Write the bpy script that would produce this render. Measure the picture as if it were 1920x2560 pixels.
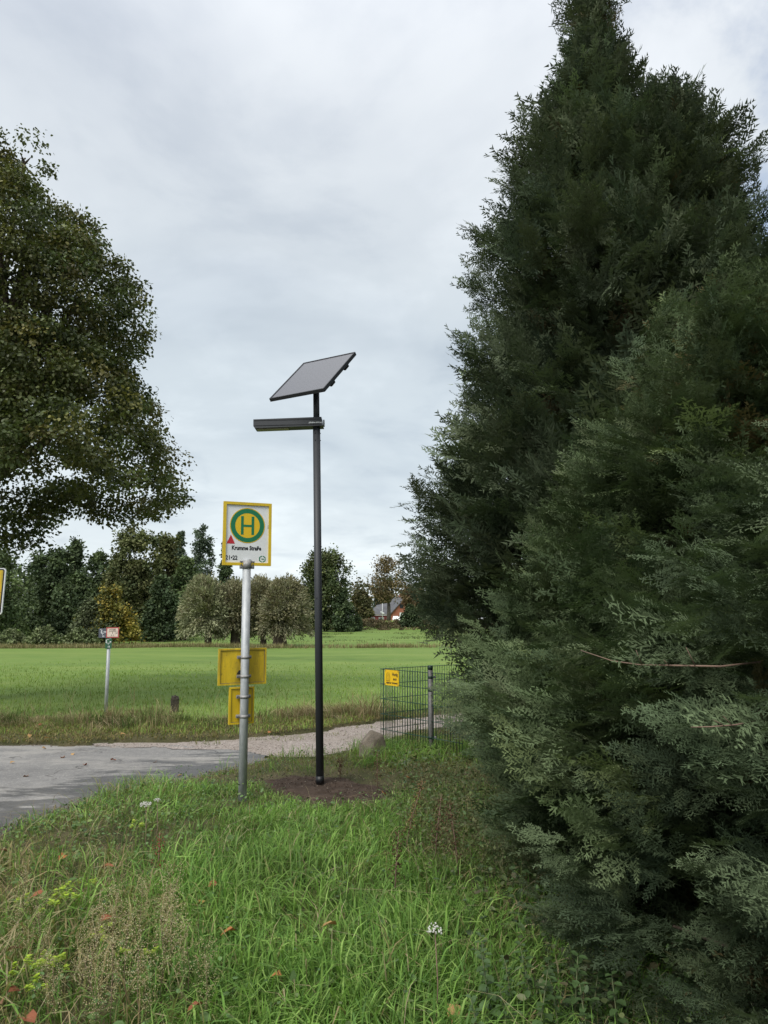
import bpy, math, random
import numpy as np
from math import radians as RAD, pi as PI, sin, cos
from mathutils import Vector, Matrix

for _o in list(bpy.data.objects):
    bpy.data.objects.remove(_o)
scene = bpy.context.scene
COL = scene.collection
rng = np.random.default_rng(7)
random.seed(7)

# ------------------------------------------------------------------ camera
FOC, PITCH, EYE = 1800.0, math.atan(275 / 1800.0), 1.65     # focal length in photo pixels (1920 x 2560)
cam_d = bpy.data.cameras.new('camera')
cam_d.sensor_width = 36.0
cam_d.lens = FOC / 2560 * 36.0
cam_d.clip_start, cam_d.clip_end = 0.05, 3000
cam = bpy.data.objects.new('camera', cam_d)
cam.location = (0, 0, EYE)
cam.rotation_euler = (PI / 2 + PITCH, 0, 0)
COL.objects.link(cam)
scene.camera = cam

# ------------------------------------------------------------------ sky, sun, exposure
SUN_EL, SUN_AZ = RAD(48), RAD(215)          # azimuth clockwise from +Y: behind the camera, to the left
world = bpy.data.worlds.new('World')
scene.world = world
world.use_nodes = True
wn, wl = world.node_tree.nodes, world.node_tree.links
wn.clear()
def W(t, **k):
    n = wn.new(t)
    for a, b in k.items():
        setattr(n, a, b)
    return n
def wmath(op, a, b=None, c=None, clamp=False):
    n = W('ShaderNodeMath', operation=op, use_clamp=clamp)
    for i, v in enumerate((a, b, c)):
        if v is None:
            continue
        if isinstance(v, (int, float)):
            n.inputs[i].default_value = v
        else:
            wl.new(v, n.inputs[i])
    return n.outputs[0]
def wramp(src, stops, interp='EASE'):
    r = W('ShaderNodeValToRGB')
    r.color_ramp.interpolation = interp
    el = r.color_ramp.elements
    while len(el) < len(stops):
        el.new(0.5)
    for e, (p, c) in zip(el, stops):
        e.position = p
        e.color = c if len(c) == 4 else (*c, 1)
    wl.new(src, r.inputs[0])
    return r.outputs[0]
def wmix(f, a, b, mode='MIX'):
    n = W('ShaderNodeMix', data_type='RGBA', blend_type=mode)
    for i, v in ((0, f), (6, a), (7, b)):
        if isinstance(v, (int, float)):
            n.inputs[i].default_value = v
        elif isinstance(v, tuple):
            n.inputs[i].default_value = (*v, 1)
        else:
            wl.new(v, n.inputs[i])
    return n.outputs[2]
tc = W('ShaderNodeTexCoord').outputs['Generated']
nishita = W('ShaderNodeTexSky', sky_type='NISHITA', sun_disc=False, sun_elevation=SUN_EL, sun_rotation=SUN_AZ)
sep = W('ShaderNodeSeparateXYZ'); wl.new(tc, sep.inputs[0])
zz = wmath('ADD', wmath('MAXIMUM', sep.outputs[2], 0.0), 0.16)
cmb = W('ShaderNodeCombineXYZ')
wl.new(wmath('DIVIDE', sep.outputs[0], zz), cmb.inputs[0])
wl.new(wmath('DIVIDE', sep.outputs[1], zz), cmb.inputs[1])
def wnoise(scale, detail, rough, dist, off):
    mp = W('ShaderNodeMapping'); mp.inputs['Location'].default_value = off
    wl.new(cmb.outputs[0], mp.inputs[0])
    n = W('ShaderNodeTexNoise'); n.noise_dimensions = '3D'
    n.inputs['Scale'].default_value = scale; n.inputs['Detail'].default_value = detail
    n.inputs['Roughness'].default_value = rough; n.inputs['Distortion'].default_value = dist
    wl.new(mp.outputs[0], n.inputs['Vector'])
    return n.outputs[0]
n_big = wnoise(0.75, 5, 0.52, 0.35, (2.3, 0.4, 1.0))
n_mid = wnoise(2.1, 7, 0.56, 0.25, (0.7, 3.1, 4.0))
# overcast veil: pale at the horizon, a blue-grey belt above it, brightening towards the zenith
veil = wramp(sep.outputs[2], [(0.0, (0.70, 0.75, 0.775)), (0.13, (0.635, 0.70, 0.735)), (0.30, (0.53, 0.60, 0.65)), (0.48, (0.585, 0.635, 0.675)),
                              (0.70, (0.70, 0.73, 0.77)), (1.0, (1.35, 1.38, 1.42))], 'B_SPLINE')
shade = wramp(n_big, [(0.30, (0.78, 0.80, 0.835)), (0.50, (0.98, 0.98, 0.98)), (0.68, (1.15, 1.14, 1.12))])
shade2 = wramp(n_mid, [(0.32, (0.86, 0.875, 0.90)), (0.50, (1.0, 1.0, 1.0)), (0.68, (1.11, 1.10, 1.09))])
clouds = wmix(1.0, wmix(1.0, veil, shade, 'MULTIPLY'), shade2, 'MULTIPLY')
clouds10 = wmix(1.0, clouds, (6.3, 6.3, 6.3), 'MULTIPLY')
# a torn hole with blue sky, high on the right
hd = Vector((0.43, 0.75, 0.56)).normalized()
dot = W('ShaderNodeVectorMath', operation='DOT_PRODUCT'); wl.new(tc, dot.inputs[0]); dot.inputs[1].default_value = hd
hole = wmath('MULTIPLY', wramp(dot.outputs['Value'], [(0.965, (0, 0, 0)), (0.999, (1, 1, 1))], 'EASE'),
             wramp(n_mid, [(0.40, (1, 1, 1)), (0.56, (0, 0, 0))]))
sky_col = wmix(wmath('ADD', wmath('MULTIPLY', hole, 0.6), 0.04), clouds10, nishita.outputs[0])
bg = W('ShaderNodeBackground'); bg.inputs['Strength'].default_value = 0.1
wl.new(sky_col, bg.inputs[0])
wo = W('ShaderNodeOutputWorld'); wl.new(bg.outputs[0], wo.inputs[0])

sun_d = bpy.data.lights.new('sun', 'SUN')
sun_d.energy, sun_d.angle, sun_d.color = 1.5, RAD(26), (1.0, 0.96, 0.90)
sun = bpy.data.objects.new('sun', sun_d)
to_sun = Vector((sin(SUN_AZ) * cos(SUN_EL), cos(SUN_AZ) * cos(SUN_EL), sin(SUN_EL)))
sun.rotation_euler = to_sun.to_track_quat('Z', 'Y').to_euler()
sun.location = (0, -5, 30)
COL.objects.link(sun)

vs = scene.view_settings
vs.view_transform, vs.look, vs.exposure, vs.gamma = 'Standard', 'None', 1.0, 1.0
vs.use_curve_mapping = False
scene.cycles.max_bounces = 5
scene.cycles.transparent_max_bounces = 4
scene.cycles.caustics_reflective = scene.cycles.caustics_refractive = False

# ------------------------------------------------------------------ measuring from the photograph
def ray(px, py):
    a, b = (px - 960) / FOC, (1280 - py) / FOC
    return np.array([a, cos(PITCH) - b * sin(PITCH), sin(PITCH) + b * cos(PITCH)])
def at(px, py, Y):
    d = ray(px, py)
    return np.array([0, 0, EYE]) + d * (Y / d[1])
def ground(px, py, z=0.0):
    d = ray(px, py)
    return np.array([0, 0, EYE]) + d * ((z - EYE) / d[2])

# ------------------------------------------------------------------ materials
def mat(name, col=(0.5, 0.5, 0.5), rough=0.6, metal=0.0, build=None, spec=0.5):
    m = bpy.data.materials.new(name)
    m.use_nodes = True
    p = m.node_tree.nodes['Principled BSDF']
    p.inputs['Base Color'].default_value = (*col, 1)
    p.inputs['Roughness'].default_value = rough
    p.inputs['Metallic'].default_value = metal
    p.inputs['Specular IOR Level'].default_value = spec
    if build:
        build(m.node_tree.nodes, m.node_tree.links, p)
    return m
def nz(n, l, scale, detail=4, rough=0.55, coord='Object', stretch=None, off=0.0):
    t = n.new('ShaderNodeTexCoord'); mp = n.new('ShaderNodeMapping')
    if stretch: mp.inputs['Scale'].default_value = stretch
    mp.inputs['Location'].default_value = (off, off * 1.7, off * 0.6)
    l.new(t.outputs[coord], mp.inputs[0])
    x = n.new('ShaderNodeTexNoise')
    x.inputs['Scale'].default_value = scale; x.inputs['Detail'].default_value = detail; x.inputs['Roughness'].default_value = rough
    l.new(mp.outputs[0], x.inputs['Vector'])
    return x.outputs[0]
def ramp(n, l, src, stops, interp='LINEAR'):
    r = n.new('ShaderNodeValToRGB'); r.color_ramp.interpolation = interp
    el = r.color_ramp.elements
    while len(el) < len(stops): el.new(0.5)
    for e, (p, c) in zip(el, stops):
        e.position = p; e.color = (*c, 1) if len(c) == 3 else c
    l.new(src, r.inputs[0])
    return r.outputs[0]
def mixc(n, l, f, a, b, mode='MIX'):
    x = n.new('ShaderNodeMix'); x.data_type = 'RGBA'; x.blend_type = mode
    for i, v in ((0, f), (6, a), (7, b)):
        if isinstance(v, (int, float)): x.inputs[i].default_value = v
        elif isinstance(v, tuple): x.inputs[i].default_value = (*v, 1)
        else: l.new(v, x.inputs[i])
    return x.outputs[2]
def bump(n, l, p, src, strength, dist):
    b = n.new('ShaderNodeBump'); b.inputs['Strength'].default_value = strength; b.inputs['Distance'].default_value = dist
    l.new(src, b.inputs['Height']); l.new(b.outputs[0], p.inputs['Normal'])
def leaf_mat(name, transl=0.3, rough=0.5, spec=0.35, tint=(1.15, 1.2, 0.75), inst=False):
    m = bpy.data.materials.new(name); m.use_nodes = True
    n, l = m.node_tree.nodes, m.node_tree.links
    p = n['Principled BSDF']; out = n['Material Output']
    a = n.new('ShaderNodeAttribute'); a.attribute_name = 'Col'
    col = a.outputs['Color']
    if inst:                                                    # colour of the single frond, set on its point
        b = n.new('ShaderNodeAttribute'); b.attribute_type = 'INSTANCER'; b.attribute_name = 'tint'
        col = mixc(n, l, 1.0, col, b.outputs['Color'], 'MULTIPLY')
    l.new(col, p.inputs['Base Color'])
    p.inputs['Roughness'].default_value = rough; p.inputs['Specular IOR Level'].default_value = spec
    t = n.new('ShaderNodeBsdfTranslucent')
    l.new(mixc(n, l, 1.0, col, tint, 'MULTIPLY'), t.inputs['Color'])
    s = n.new('ShaderNodeMixShader'); s.inputs[0].default_value = transl
    l.new(p.outputs[0], s.inputs[1]); l.new(t.outputs[0], s.inputs[2]); l.new(s.outputs[0], out.inputs[0])
    return m
def speckle(base, dark, light, s1, s2, rough_src=None, bumps=(0.3, 0.01), stretch=None):
    def b(n, l, p):
        c1 = ramp(n, l, nz(n, l, s1, 5, stretch=stretch), [(0.3, dark), (0.5, base), (0.7, light)])
        f = nz(n, l, s2, 3, 0.7, off=3.1)
        l.new(mixc(n, l, ramp(n, l, f, [(0.42, (0, 0, 0)), (0.62, (0.6, 0.6, 0.6))]), c1, light), p.inputs['Base Color'])
        bump(n, l, p, f, *bumps)
    return b

M = {}
def asphalt_nodes(n, l, p):
    fine = nz(n, l, 42, 5, 0.75)
    base = ramp(n, l, nz(n, l, 0.9, 5), [(0.3, (0.20, 0.196, 0.19)), (0.7, (0.285, 0.278, 0.266))])
    mott = nz(n, l, 7, 6, 0.7, off=6)
    base = mixc(n, l, ramp(n, l, mott, [(0.3, (0.5, 0.5, 0.5)), (0.62, (0, 0, 0))]), base, (0.12, 0.12, 0.122))
    base = mixc(n, l, ramp(n, l, fine, [(0.35, (0.25, 0.25, 0.25)), (0.7, (0.95, 0.95, 0.95))]), mixc(n, l, 0.45, base, (0.05, 0.05, 0.052)), base)
    ct = n.new('ShaderNodeTexCoord'); cv = n.new('ShaderNodeTexVoronoi'); cv.feature = 'DISTANCE_TO_EDGE'; cv.inputs['Scale'].default_value = 0.75
    wv = n.new('ShaderNodeVectorMath'); wv.operation = 'ADD'
    wn_ = n.new('ShaderNodeTexNoise'); wn_.inputs['Scale'].default_value = 2.2; wn_.inputs['Detail'].default_value = 6; l.new(ct.outputs['Object'], wn_.inputs['Vector'])
    l.new(ct.outputs['Object'], wv.inputs[0]); l.new(wn_.outputs['Color'], wv.inputs[1]); l.new(wv.outputs[0], cv.inputs['Vector'])
    crack = mixc(n, l, 1.0, ramp(n, l, cv.outputs[0], [(0.0, (1, 1, 1)), (0.016, (0, 0, 0))]), ramp(n, l, nz(n, l, 0.8, 3, off=9), [(0.46, (0, 0, 0)), (0.58, (1, 1, 1))]), 'MULTIPLY')
    base = mixc(n, l, crack, base, (0.035, 0.034, 0.032))
    wear = nz(n, l, 0.55, 7, 0.7, stretch=(0.8, 1.8, 1), off=12)
    base = mixc(n, l, ramp(n, l, wear, [(0.50, (0, 0, 0)), (0.58, (0.55, 0.55, 0.55))]), base, (0.33, 0.315, 0.29))
    grit = n.new('ShaderNodeTexVoronoi'); grit.inputs['Scale'].default_value = 80; l.new(ct.outputs['Object'], grit.inputs['Vector'])
    base = mixc(n, l, ramp(n, l, grit.outputs['Color'], [(0.76, (0, 0, 0)), (0.86, (0.4, 0.4, 0.4))]), base, (0.42, 0.40, 0.37))
    # damp streaks near the grass edge: darker and smoother where water still lies
    sp = n.new('ShaderNodeTexCoord'); sx = n.new('ShaderNodeSeparateXYZ'); l.new(sp.outputs['Object'], sx.inputs[0])
    at_edge = n.new('ShaderNodeAttribute'); at_edge.attribute_name = 'damp_edge'
    streak = nz(n, l, 2.4, 8, 0.68, stretch=(0.6, 2.0, 1), off=1.3)
    ad = n.new('ShaderNodeMath'); ad.operation = 'ADD'; l.new(streak, ad.inputs[0]); l.new(at_edge.outputs['Fac'], ad.inputs[1])
    damp = ramp(n, l, ad.outputs[0], [(0.56, (0, 0, 0)), (0.63, (1, 1, 1))])
    col = mixc(n, l, damp, base, mixc(n, l, 0.66, base, (0.02, 0.02, 0.021)))
    l.new(col, p.inputs['Base Color'])
    l.new(ramp(n, l, damp, [(0, (0.85, 0.85, 0.85)), (1, (0.5, 0.5, 0.5))]), p.inputs['Roughness'])
    bump(n, l, p, fine, 0.5, 0.006)
M['asphalt'] = mat('asphalt', rough=0.85, build=asphalt_nodes, spec=0.3)
def gravel_nodes(n, l, p):
    t = n.new('ShaderNodeTexCoord'); v = n.new('ShaderNodeTexVoronoi'); v.inputs['Scale'].default_value = 60
    l.new(t.outputs['Object'], v.inputs['Vector'])
    c = ramp(n, l, v.outputs['Color'], [(0.1, (0.18, 0.152, 0.135)), (0.5, (0.29, 0.252, 0.228)), (0.9, (0.42, 0.375, 0.345))])
    c = mixc(n, l, ramp(n, l, nz(n, l, 1.3, 4), [(0.4, (0.55, 0.55, 0.55)), (0.65, (0, 0, 0))]), c, (0.235, 0.20, 0.17))
    l.new(c, p.inputs['Base Color']); bump(n, l, p, v.outputs['Distance'], 0.6, 0.008)
M['gravel'] = mat('gravel', rough=0.95, build=gravel_nodes, spec=0.2)
def field_nodes(n, l, p):
    big = nz(n, l, 0.16, 6, 0.65, stretch=(0.45, 1.6, 1))
    mid = nz(n, l, 0.9, 5, 0.65, off=2.2)
    fine = nz(n, l, 14, 4, 0.7, off=5)
    c = ramp(n, l, big, [(0.32, (0.080, 0.140, 0.028)), (0.5, (0.122, 0.196, 0.040)), (0.68, (0.178, 0.240, 0.058))])
    c = mixc(n, l, ramp(n, l, mid, [(0.4, (0, 0, 0)), (0.75, (0.55, 0.55, 0.55))]), c, (0.185, 0.235, 0.062))
    c = mixc(n, l, ramp(n, l, fine, [(0.32, (0.45, 0.45, 0.45)), (0.55, (0, 0, 0))]), c, (0.085, 0.145, 0.028))
    l.new(c, p.inputs['Base Color']); bump(n, l, p, fine, 0.4, 0.04)
M['field'] = mat('pasture', rough=0.9, build=field_nodes, spec=0.2)
def verge_nodes(n, l, p):
    c = ramp(n, l, nz(n, l, 2.2, 6, 0.65), [(0.3, (0.050, 0.060, 0.022)), (0.5, (0.085, 0.085, 0.036)), (0.72, (0.15, 0.12, 0.07))])
    f = nz(n, l, 30, 4, 0.7, off=2)
    l.new(mixc(n, l, ramp(n, l, f, [(0.4, (0.5, 0.5, 0.5)), (0.65, (0, 0, 0))]), c, (0.035, 0.028, 0.018)), p.inputs['Base Color'])
    bump(n, l, p, f, 0.8, 0.03)
M['verge'] = mat('verge_soil_and_moss', rough=0.95, build=verge_nodes, spec=0.2)
M['soil'] = mat('dug_soil', rough=0.97, spec=0.15, build=speckle((0.066, 0.047, 0.036), (0.040, 0.028, 0.021), (0.098, 0.072, 0.055), 7, 90, bumps=(0.9, 0.02)))
M['stone'] = mat('pale_pebble', rough=0.8, build=speckle((0.40, 0.37, 0.33), (0.26, 0.23, 0.20), (0.58, 0.54, 0.50), 9, 40))
M['boulder'] = mat('boulder', rough=0.9, build=speckle((0.14, 0.115, 0.088), (0.07, 0.06, 0.046), (0.21, 0.18, 0.14), 9, 70, bumps=(0.6, 0.01)))
def galv_nodes(n, l, p):
    a = nz(n, l, 26, 5, 0.6, stretch=(1, 1, 0.35))
    b = nz(n, l, 160, 2, 0.6, off=4)
    c = ramp(n, l, a, [(0.3, (0.30, 0.32, 0.335)), (0.55, (0.42, 0.44, 0.45)), (0.75, (0.54, 0.55, 0.55))])
    c = mixc(n, l, ramp(n, l, b, [(0.55, (0, 0, 0)), (0.7, (0.4, 0.4, 0.4))]), c, (0.62, 0.63, 0.63))
    l.new(c, p.inputs['Base Color']); l.new(ramp(n, l, a, [(0.3, (0.5, 0.5, 0.5)), (0.7, (0.68, 0.68, 0.68))]), p.inputs['Roughness'])
M['galv'] = mat('galvanised_steel', rough=0.6, metal=0.35, build=galv_nodes)
M['galv_dark'] = mat('weathered_clamp_steel', rough=0.6, metal=0.3, build=speckle((0.27, 0.265, 0.26), (0.13, 0.125, 0.12), (0.40, 0.39, 0.38), 60, 200, bumps=(0.2, 0.001)))
M['bolt'] = mat('bolt_steel', (0.16, 0.15, 0.15), 0.5, 0.6)
M['anthracite'] = mat('anthracite_powder_coat', (0.030, 0.033, 0.038), 0.55, build=None)
M['black'] = mat('black_plastic', (0.010, 0.011, 0.013), 0.45)
def yellow_nodes(dirt):
    def b(n, l, p):
        st = nz(n, l, 5, 6, 0.72, stretch=(2.6, 2.6, 0.55), off=2.4)
        sp = nz(n, l, 40, 4, 0.7, off=3)
        c = ramp(n, l, nz(n, l, 5, 3), [(0.3, (0.60, 0.41, 0.012)), (0.7, (0.67, 0.48, 0.018))])
        c = mixc(n, l, ramp(n, l, st, [(0.44 - dirt * 0.05, (0, 0, 0)), (0.72, (dirt,) * 3)]), c, (0.20, 0.155, 0.022))
        c = mixc(n, l, ramp(n, l, sp, [(0.58, (0, 0, 0)), (0.74, (dirt * 0.7,) * 3)]), c, (0.12, 0.09, 0.03))
        l.new(c, p.inputs['Base Color'])
    return b
M['yellow'] = mat('yellow_paint', rough=0.42, build=yellow_nodes(0.28))
M['yellow_clean'] = mat('yellow_film', (0.70, 0.46, 0.006), 0.35)
M['yellow_dirty'] = mat('streaked_yellow_paint', rough=0.55, build=yellow_nodes(0.85))
M['honey'] = mat('honey_yellow_enamel', (0.80, 0.50, 0.008), 0.35)
M['signwhite'] = mat('white_sign_film', rough=0.4, build=speckle((0.68, 0.70, 0.70), (0.60, 0.62, 0.62), (0.74, 0.75, 0.75), 4, 25, bumps=(0.0, 0.001)))
M['signgreen'] = mat('green_sign_film', (0.0, 0.155, 0.062), 0.4)
M['signred'] = mat('red_sign_film', (0.45, 0.010, 0.022), 0.4)
M['ink'] = mat('black_lettering', (0.012, 0.012, 0.014), 0.5)
M['white'] = mat('white_lettering', (0.72, 0.74, 0.74), 0.5)
M['plate_grey'] = mat('slate_blue_plate', (0.075, 0.085, 0.105), 0.5)
M['plate_green'] = mat('green_plate', (0.022, 0.095, 0.045), 0.5)
M['plate_cream'] = mat('faded_cream_plate', rough=0.55, build=speckle((0.62, 0.52, 0.42), (0.50, 0.40, 0.31), (0.70, 0.61, 0.52), 20, 90, bumps=(0, 0.001)))
M['plate_red'] = mat('faded_red_border', (0.38, 0.075, 0.070), 0.55)
M['wire'] = mat('green_plastic_wire', (0.010, 0.050, 0.028), 0.45)
M['cap'] = mat('dark_green_cap', (0.012, 0.035, 0.024), 0.5)
M['postgrey'] = mat('grey_metal_post', rough=0.55, metal=0.3, build=speckle((0.14, 0.135, 0.13), (0.09, 0.088, 0.085), (0.20, 0.195, 0.19), 30, 120, bumps=(0.1, 0.001)))
def solar_nodes(n, l, p):
    p.inputs['Coat Weight'].default_value = 0.25; p.inputs['Coat Roughness'].default_value = 0.12
    t = n.new('ShaderNodeTexCoord'); w = n.new('ShaderNodeTexWave'); w.bands_direction = 'Y'; w.inputs['Scale'].default_value = 9
    l.new(t.outputs['Object'], w.inputs['Vector'])
    c = ramp(n, l, w.outputs[0], [(0.0, (0.14, 0.14, 0.155)), (0.12, (0.06, 0.06, 0.07)), (1, (0.06, 0.06, 0.07))])
    l.new(c, p.inputs['Base Color'])
M['solar'] = mat('solar_glass', rough=0.2, build=solar_nodes, spec=0.7)
M['led'] = mat('led_lens_strip', (0.30, 0.29, 0.20), 0.35)
M['bark'] = mat('bark', rough=0.95, spec=0.15, build=speckle((0.070, 0.054, 0.040), (0.032, 0.025, 0.019), (0.12, 0.098, 0.076), 9, 45, bumps=(0.9, 0.02), stretch=(1, 1, 0.3)))
M['bark_grey'] = mat('grey_brown_bark', rough=0.95, spec=0.15, build=speckle((0.10, 0.088, 0.075), (0.05, 0.044, 0.038), (0.16, 0.14, 0.12), 9, 45, bumps=(0.9, 0.02), stretch=(1, 1, 0.3)))
M['twig'] = mat('bare_twig', (0.20, 0.13, 0.095), 0.8)
M['stem'] = mat('green_stem', (0.10, 0.12, 0.05), 0.7)
M['oldwood'] = mat('rotten_wood', rough=0.95, build=speckle((0.040, 0.032, 0.025), (0.018, 0.014, 0.011), (0.09, 0.072, 0.055), 14, 60, bumps=(1, 0.02), stretch=(1, 1, 0.2)))
M['leaf'] = leaf_mat('broad_leaf', 0.22, 0.5, 0.3)
M['far_leaf'] = leaf_mat('far_leaf', 0.15, 0.75, 0.15)
M['blade'] = leaf_mat('grass_blade', 0.34, 0.6, 0.22, (1.05, 1.15, 0.7))
M['scale'] = leaf_mat('conifer_scale_leaf', 0.14, 0.7, 0.12, (1.0, 1.15, 0.7), True)
M['dry'] = leaf_mat('dry_straw', 0.25, 0.8, 0.15, (1.1, 1.0, 0.8))
M['brick'] = mat('red_brickwork', rough=0.9, build=speckle((0.30, 0.105, 0.065), (0.24, 0.085, 0.05), (0.36, 0.14, 0.09), 0.8, 9))
M['slate'] = mat('grey_roof_tiles', rough=0.75, build=speckle((0.085, 0.088, 0.098), (0.06, 0.062, 0.07), (0.115, 0.118, 0.128), 1.5, 12))
M['redpaint'] = mat('dark_red_cladding', rough=0.7, build=speckle((0.185, 0.036, 0.040), (0.14, 0.028, 0.030), (0.23, 0.05, 0.052), 1.2, 9))
M['cream'] = mat('cream_render', (0.50, 0.48, 0.43), 0.8)
M['greywall'] = mat('pale_grey_render', (0.33, 0.34, 0.34), 0.85)
M['window'] = mat('window_glass', (0.03, 0.035, 0.04), 0.1, spec=0.8)
M['carwhite'] = mat('white_car_paint', (0.75, 0.76, 0.77), 0.25)
M['tyre'] = mat('tyre_rubber', (0.015, 0.015, 0.016), 0.85)
M['blueplate'] = mat('blue_advert_plate', (0.02, 0.06, 0.22), 0.5)

# ------------------------------------------------------------------ object helpers
def tag(o, label=None, cat=None, group=None, kind=None):
    if label: o['label'] = label
    if cat: o['category'] = cat
    if group: o['group'] = group
    if kind: o['kind'] = kind
    return o
def link(name, me, m=None, parent=None):
    o = bpy.data.objects.new(name, me)
    COL.objects.link(o)
    if m is not None and not me.materials:
        me.materials.append(M[m] if isinstance(m, str) else m)
    if parent is not None: o.parent = parent
    return o
def empty(name, loc, label, cat, group=None, rot=(0, 0, 0)):
    o = bpy.data.objects.new(name, None)
    COL.objects.link(o)
    o.location = loc; o.rotation_euler = rot; o.empty_display_size = 0.2
    return tag(o, label, cat, group)
class MB:                                                     # a little mesh collector (boxes, tubes, prisms)
    def __init__(s): s.v, s.f, s.smooth = [], [], []
    def add(s, v, f, sm=False):
        b = len(s.v); s.v += [tuple(map(float, x)) for x in v]
        s.f += [tuple(i + b for i in q) for q in f]; s.smooth += [sm] * len(f)
    def box(s, c, d, R=None, bev=0.0):
        x, y, z = (k / 2 for k in d)
        if bev > 0:
            b = min(bev, x * .9, y * .9, z * .9); V = []
            for sx in (-1, 1):
                for sy in (-1, 1):
                    for sz in (-1, 1):
                        V += [(sx * (x - b), sy * (y - b), sz * z), (sx * (x - b), sy * y, sz * (z - b)), (sx * x, sy * (y - b), sz * (z - b))]
            import bmesh
            bm = bmesh.new()
            for q in V: bm.verts.new(q)
            bmesh.ops.convex_hull(bm, input=bm.verts)
            bm.verts.index_update()
            vv = [q.co.copy() for q in bm.verts]; ff = [[w.index for w in q.verts] for q in bm.faces]; bm.free()
        else:
            vv = [Vector((a * x, b * y, e * z)) for a in (-1, 1) for b in (-1, 1) for e in (-1, 1)]
            ff = [(0, 1, 3, 2), (4, 6, 7, 5), (0, 4, 5, 1), (2, 3, 7, 6), (0, 2, 6, 4), (1, 5, 7, 3)]
        if R is not None: vv = [R @ q for q in vv]
        s.add([q + Vector(c) for q in vv], ff)
        return s
    def tube(s, pts, rad, n=8, cap=True):
        pts = [Vector(p) for p in pts]
        if isinstance(rad, (int, float)): rad = [rad] * len(pts)
        V, F = [], []
        ref = Vector((0.13, 0.31, 1)).normalized()
        for i, p in enumerate(pts):
            d = (pts[min(i + 1, len(pts) - 1)] - pts[max(i - 1, 0)]).normalized()
            r0 = ref if abs(d.dot(ref)) < 0.95 else Vector((1, 0, 0))
            u = d.cross(r0).normalized(); w = d.cross(u)
            for k in range(n):
                a = 2 * PI * k / n
                V.append(p + (u * cos(a) + w * sin(a)) * rad[i])
        for i in range(len(pts) - 1):
            for k in range(n):
                a, b = i * n + k, i * n + (k + 1) % n
                F.append((a, b, b + n, a + n))
        s.add(V, F, True)
        if cap:
            b = len(s.v) - len(V)
            s.f += [tuple(b + k for k in range(n))[::-1], tuple(b + (len(pts) - 1) * n + k for k in range(n))]
            s.smooth += [False, False]
        return s
    def prism(s, pts2, y0, y1):                                 # polygon in x,z given counter-clockwise, extruded along y
        n = len(pts2)
        V = [(x, y0, z) for x, z in pts2] + [(x, y1, z) for x, z in pts2]
        F = [tuple(range(n)), tuple(range(2 * n - 1, n - 1, -1))]
        F += [(k, k + n, (k + 1) % n + n, (k + 1) % n) for k in range(n)]
        s.add(V, F)
        return s
    def ring(s, c, r0, r1, y0, y1, n=64):                       # flat ring in the x,z plane
        V = []
        for k in range(n):
            a = 2 * PI * k / n
            for r, y in ((r0, y0), (r1, y0), (r1, y1), (r0, y1)):
                V.append((c[0] + r * cos(a), y, c[1] + r * sin(a)))
        F = []
        for k in range(n):
            a, b = 4 * k, 4 * ((k + 1) % n)
            for j in range(4):
                F.append((a + j, b + j, b + (j + 1) % 4, a + (j + 1) % 4))
        s.add(V, F)
        return s
    def mesh(s, name):
        me = bpy.data.meshes.new(name)
        me.from_pydata(s.v, [], s.f)
        me.polygons.foreach_set('use_smooth', s.smooth)
        me.update()
        return me
    def build(s, name, m, parent=None): return link(name, s.mesh(name), m, parent)
def np_mesh(name, V, F, C=None):
    """vertices (N,3), faces (M,3) or (M,4), colours (N,3)"""
    V = np.ascontiguousarray(V, np.float32); F = np.ascontiguousarray(F, np.int32)
    me = bpy.data.meshes.new(name); k = F.shape[1]
    me.vertices.add(len(V)); me.vertices.foreach_set('co', V.ravel())
    me.loops.add(F.size); me.loops.foreach_set('vertex_index', F.ravel())
    me.polygons.add(len(F)); me.polygons.foreach_set('loop_start', np.arange(0, F.size, k, dtype=np.int32))
    me.update(calc_edges=True)
    if C is not None:
        at_ = me.attributes.new('Col', 'FLOAT_COLOR', 'POINT')
        at_.data.foreach_set('color', np.concatenate([np.clip(C, 0.003, 1), np.ones((len(C), 1))], 1).astype(np.float32).ravel())
    return me
def scatter(TV, TF, P, R, S, C, shade=None):
    """copies of one template: P (n,3) places, R (n,3,3) frames, S (n,) sizes, C (n,3) colours"""
    n, t = len(P), len(TV)
    V = np.einsum('nij,tj->nti', R * np.asarray(S)[:, None, None], TV) + P[:, None, :]
    F = (TF[None] + (np.arange(n) * t)[:, None, None]).reshape(-1, TF.shape[1])
    K = np.repeat(C[:, None, :], t, 1)
    if shade is not None: K = K * shade[None, :, None]
    return V.reshape(-1, 3), F, K.reshape(-1, 3)
def join(parts):
    V, F, C, b = [], [], [], 0
    for v, f, c in parts:
        V.append(v); F.append(f + b); C.append(c); b += len(v)
    return np.concatenate(V), np.concatenate(F), np.concatenate(C)
def unit(v): return v / np.maximum(np.linalg.norm(v, axis=-1, keepdims=True), 1e-9)
def frames(d, up):
    """frames whose x axis is d and whose z axis leans to up"""
    d = unit(d); y = unit(np.cross(up, d)); z = np.cross(d, y)
    return np.stack([d, y, z], -1)
def rnd(n, k=3): return rng.normal(size=(n, k))
_tab = np.random.default_rng(3).random((64, 64))
def vnoise(x, y, s=1.0, off=0):
    x, y = np.asarray(x) * s + off * 7.3, np.asarray(y) * s + off * 3.9
    i, j = np.floor(x).astype(int), np.floor(y).astype(int); u, v = x - i, y - j
    u, v = u * u * (3 - 2 * u), v * v * (3 - 2 * v)
    g = lambda a, b: _tab[a % 64, b % 64]
    return (g(i, j) * (1 - u) + g(i + 1, j) * u) * (1 - v) + (g(i, j + 1) * (1 - u) + g(i + 1, j + 1) * u) * v
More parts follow.
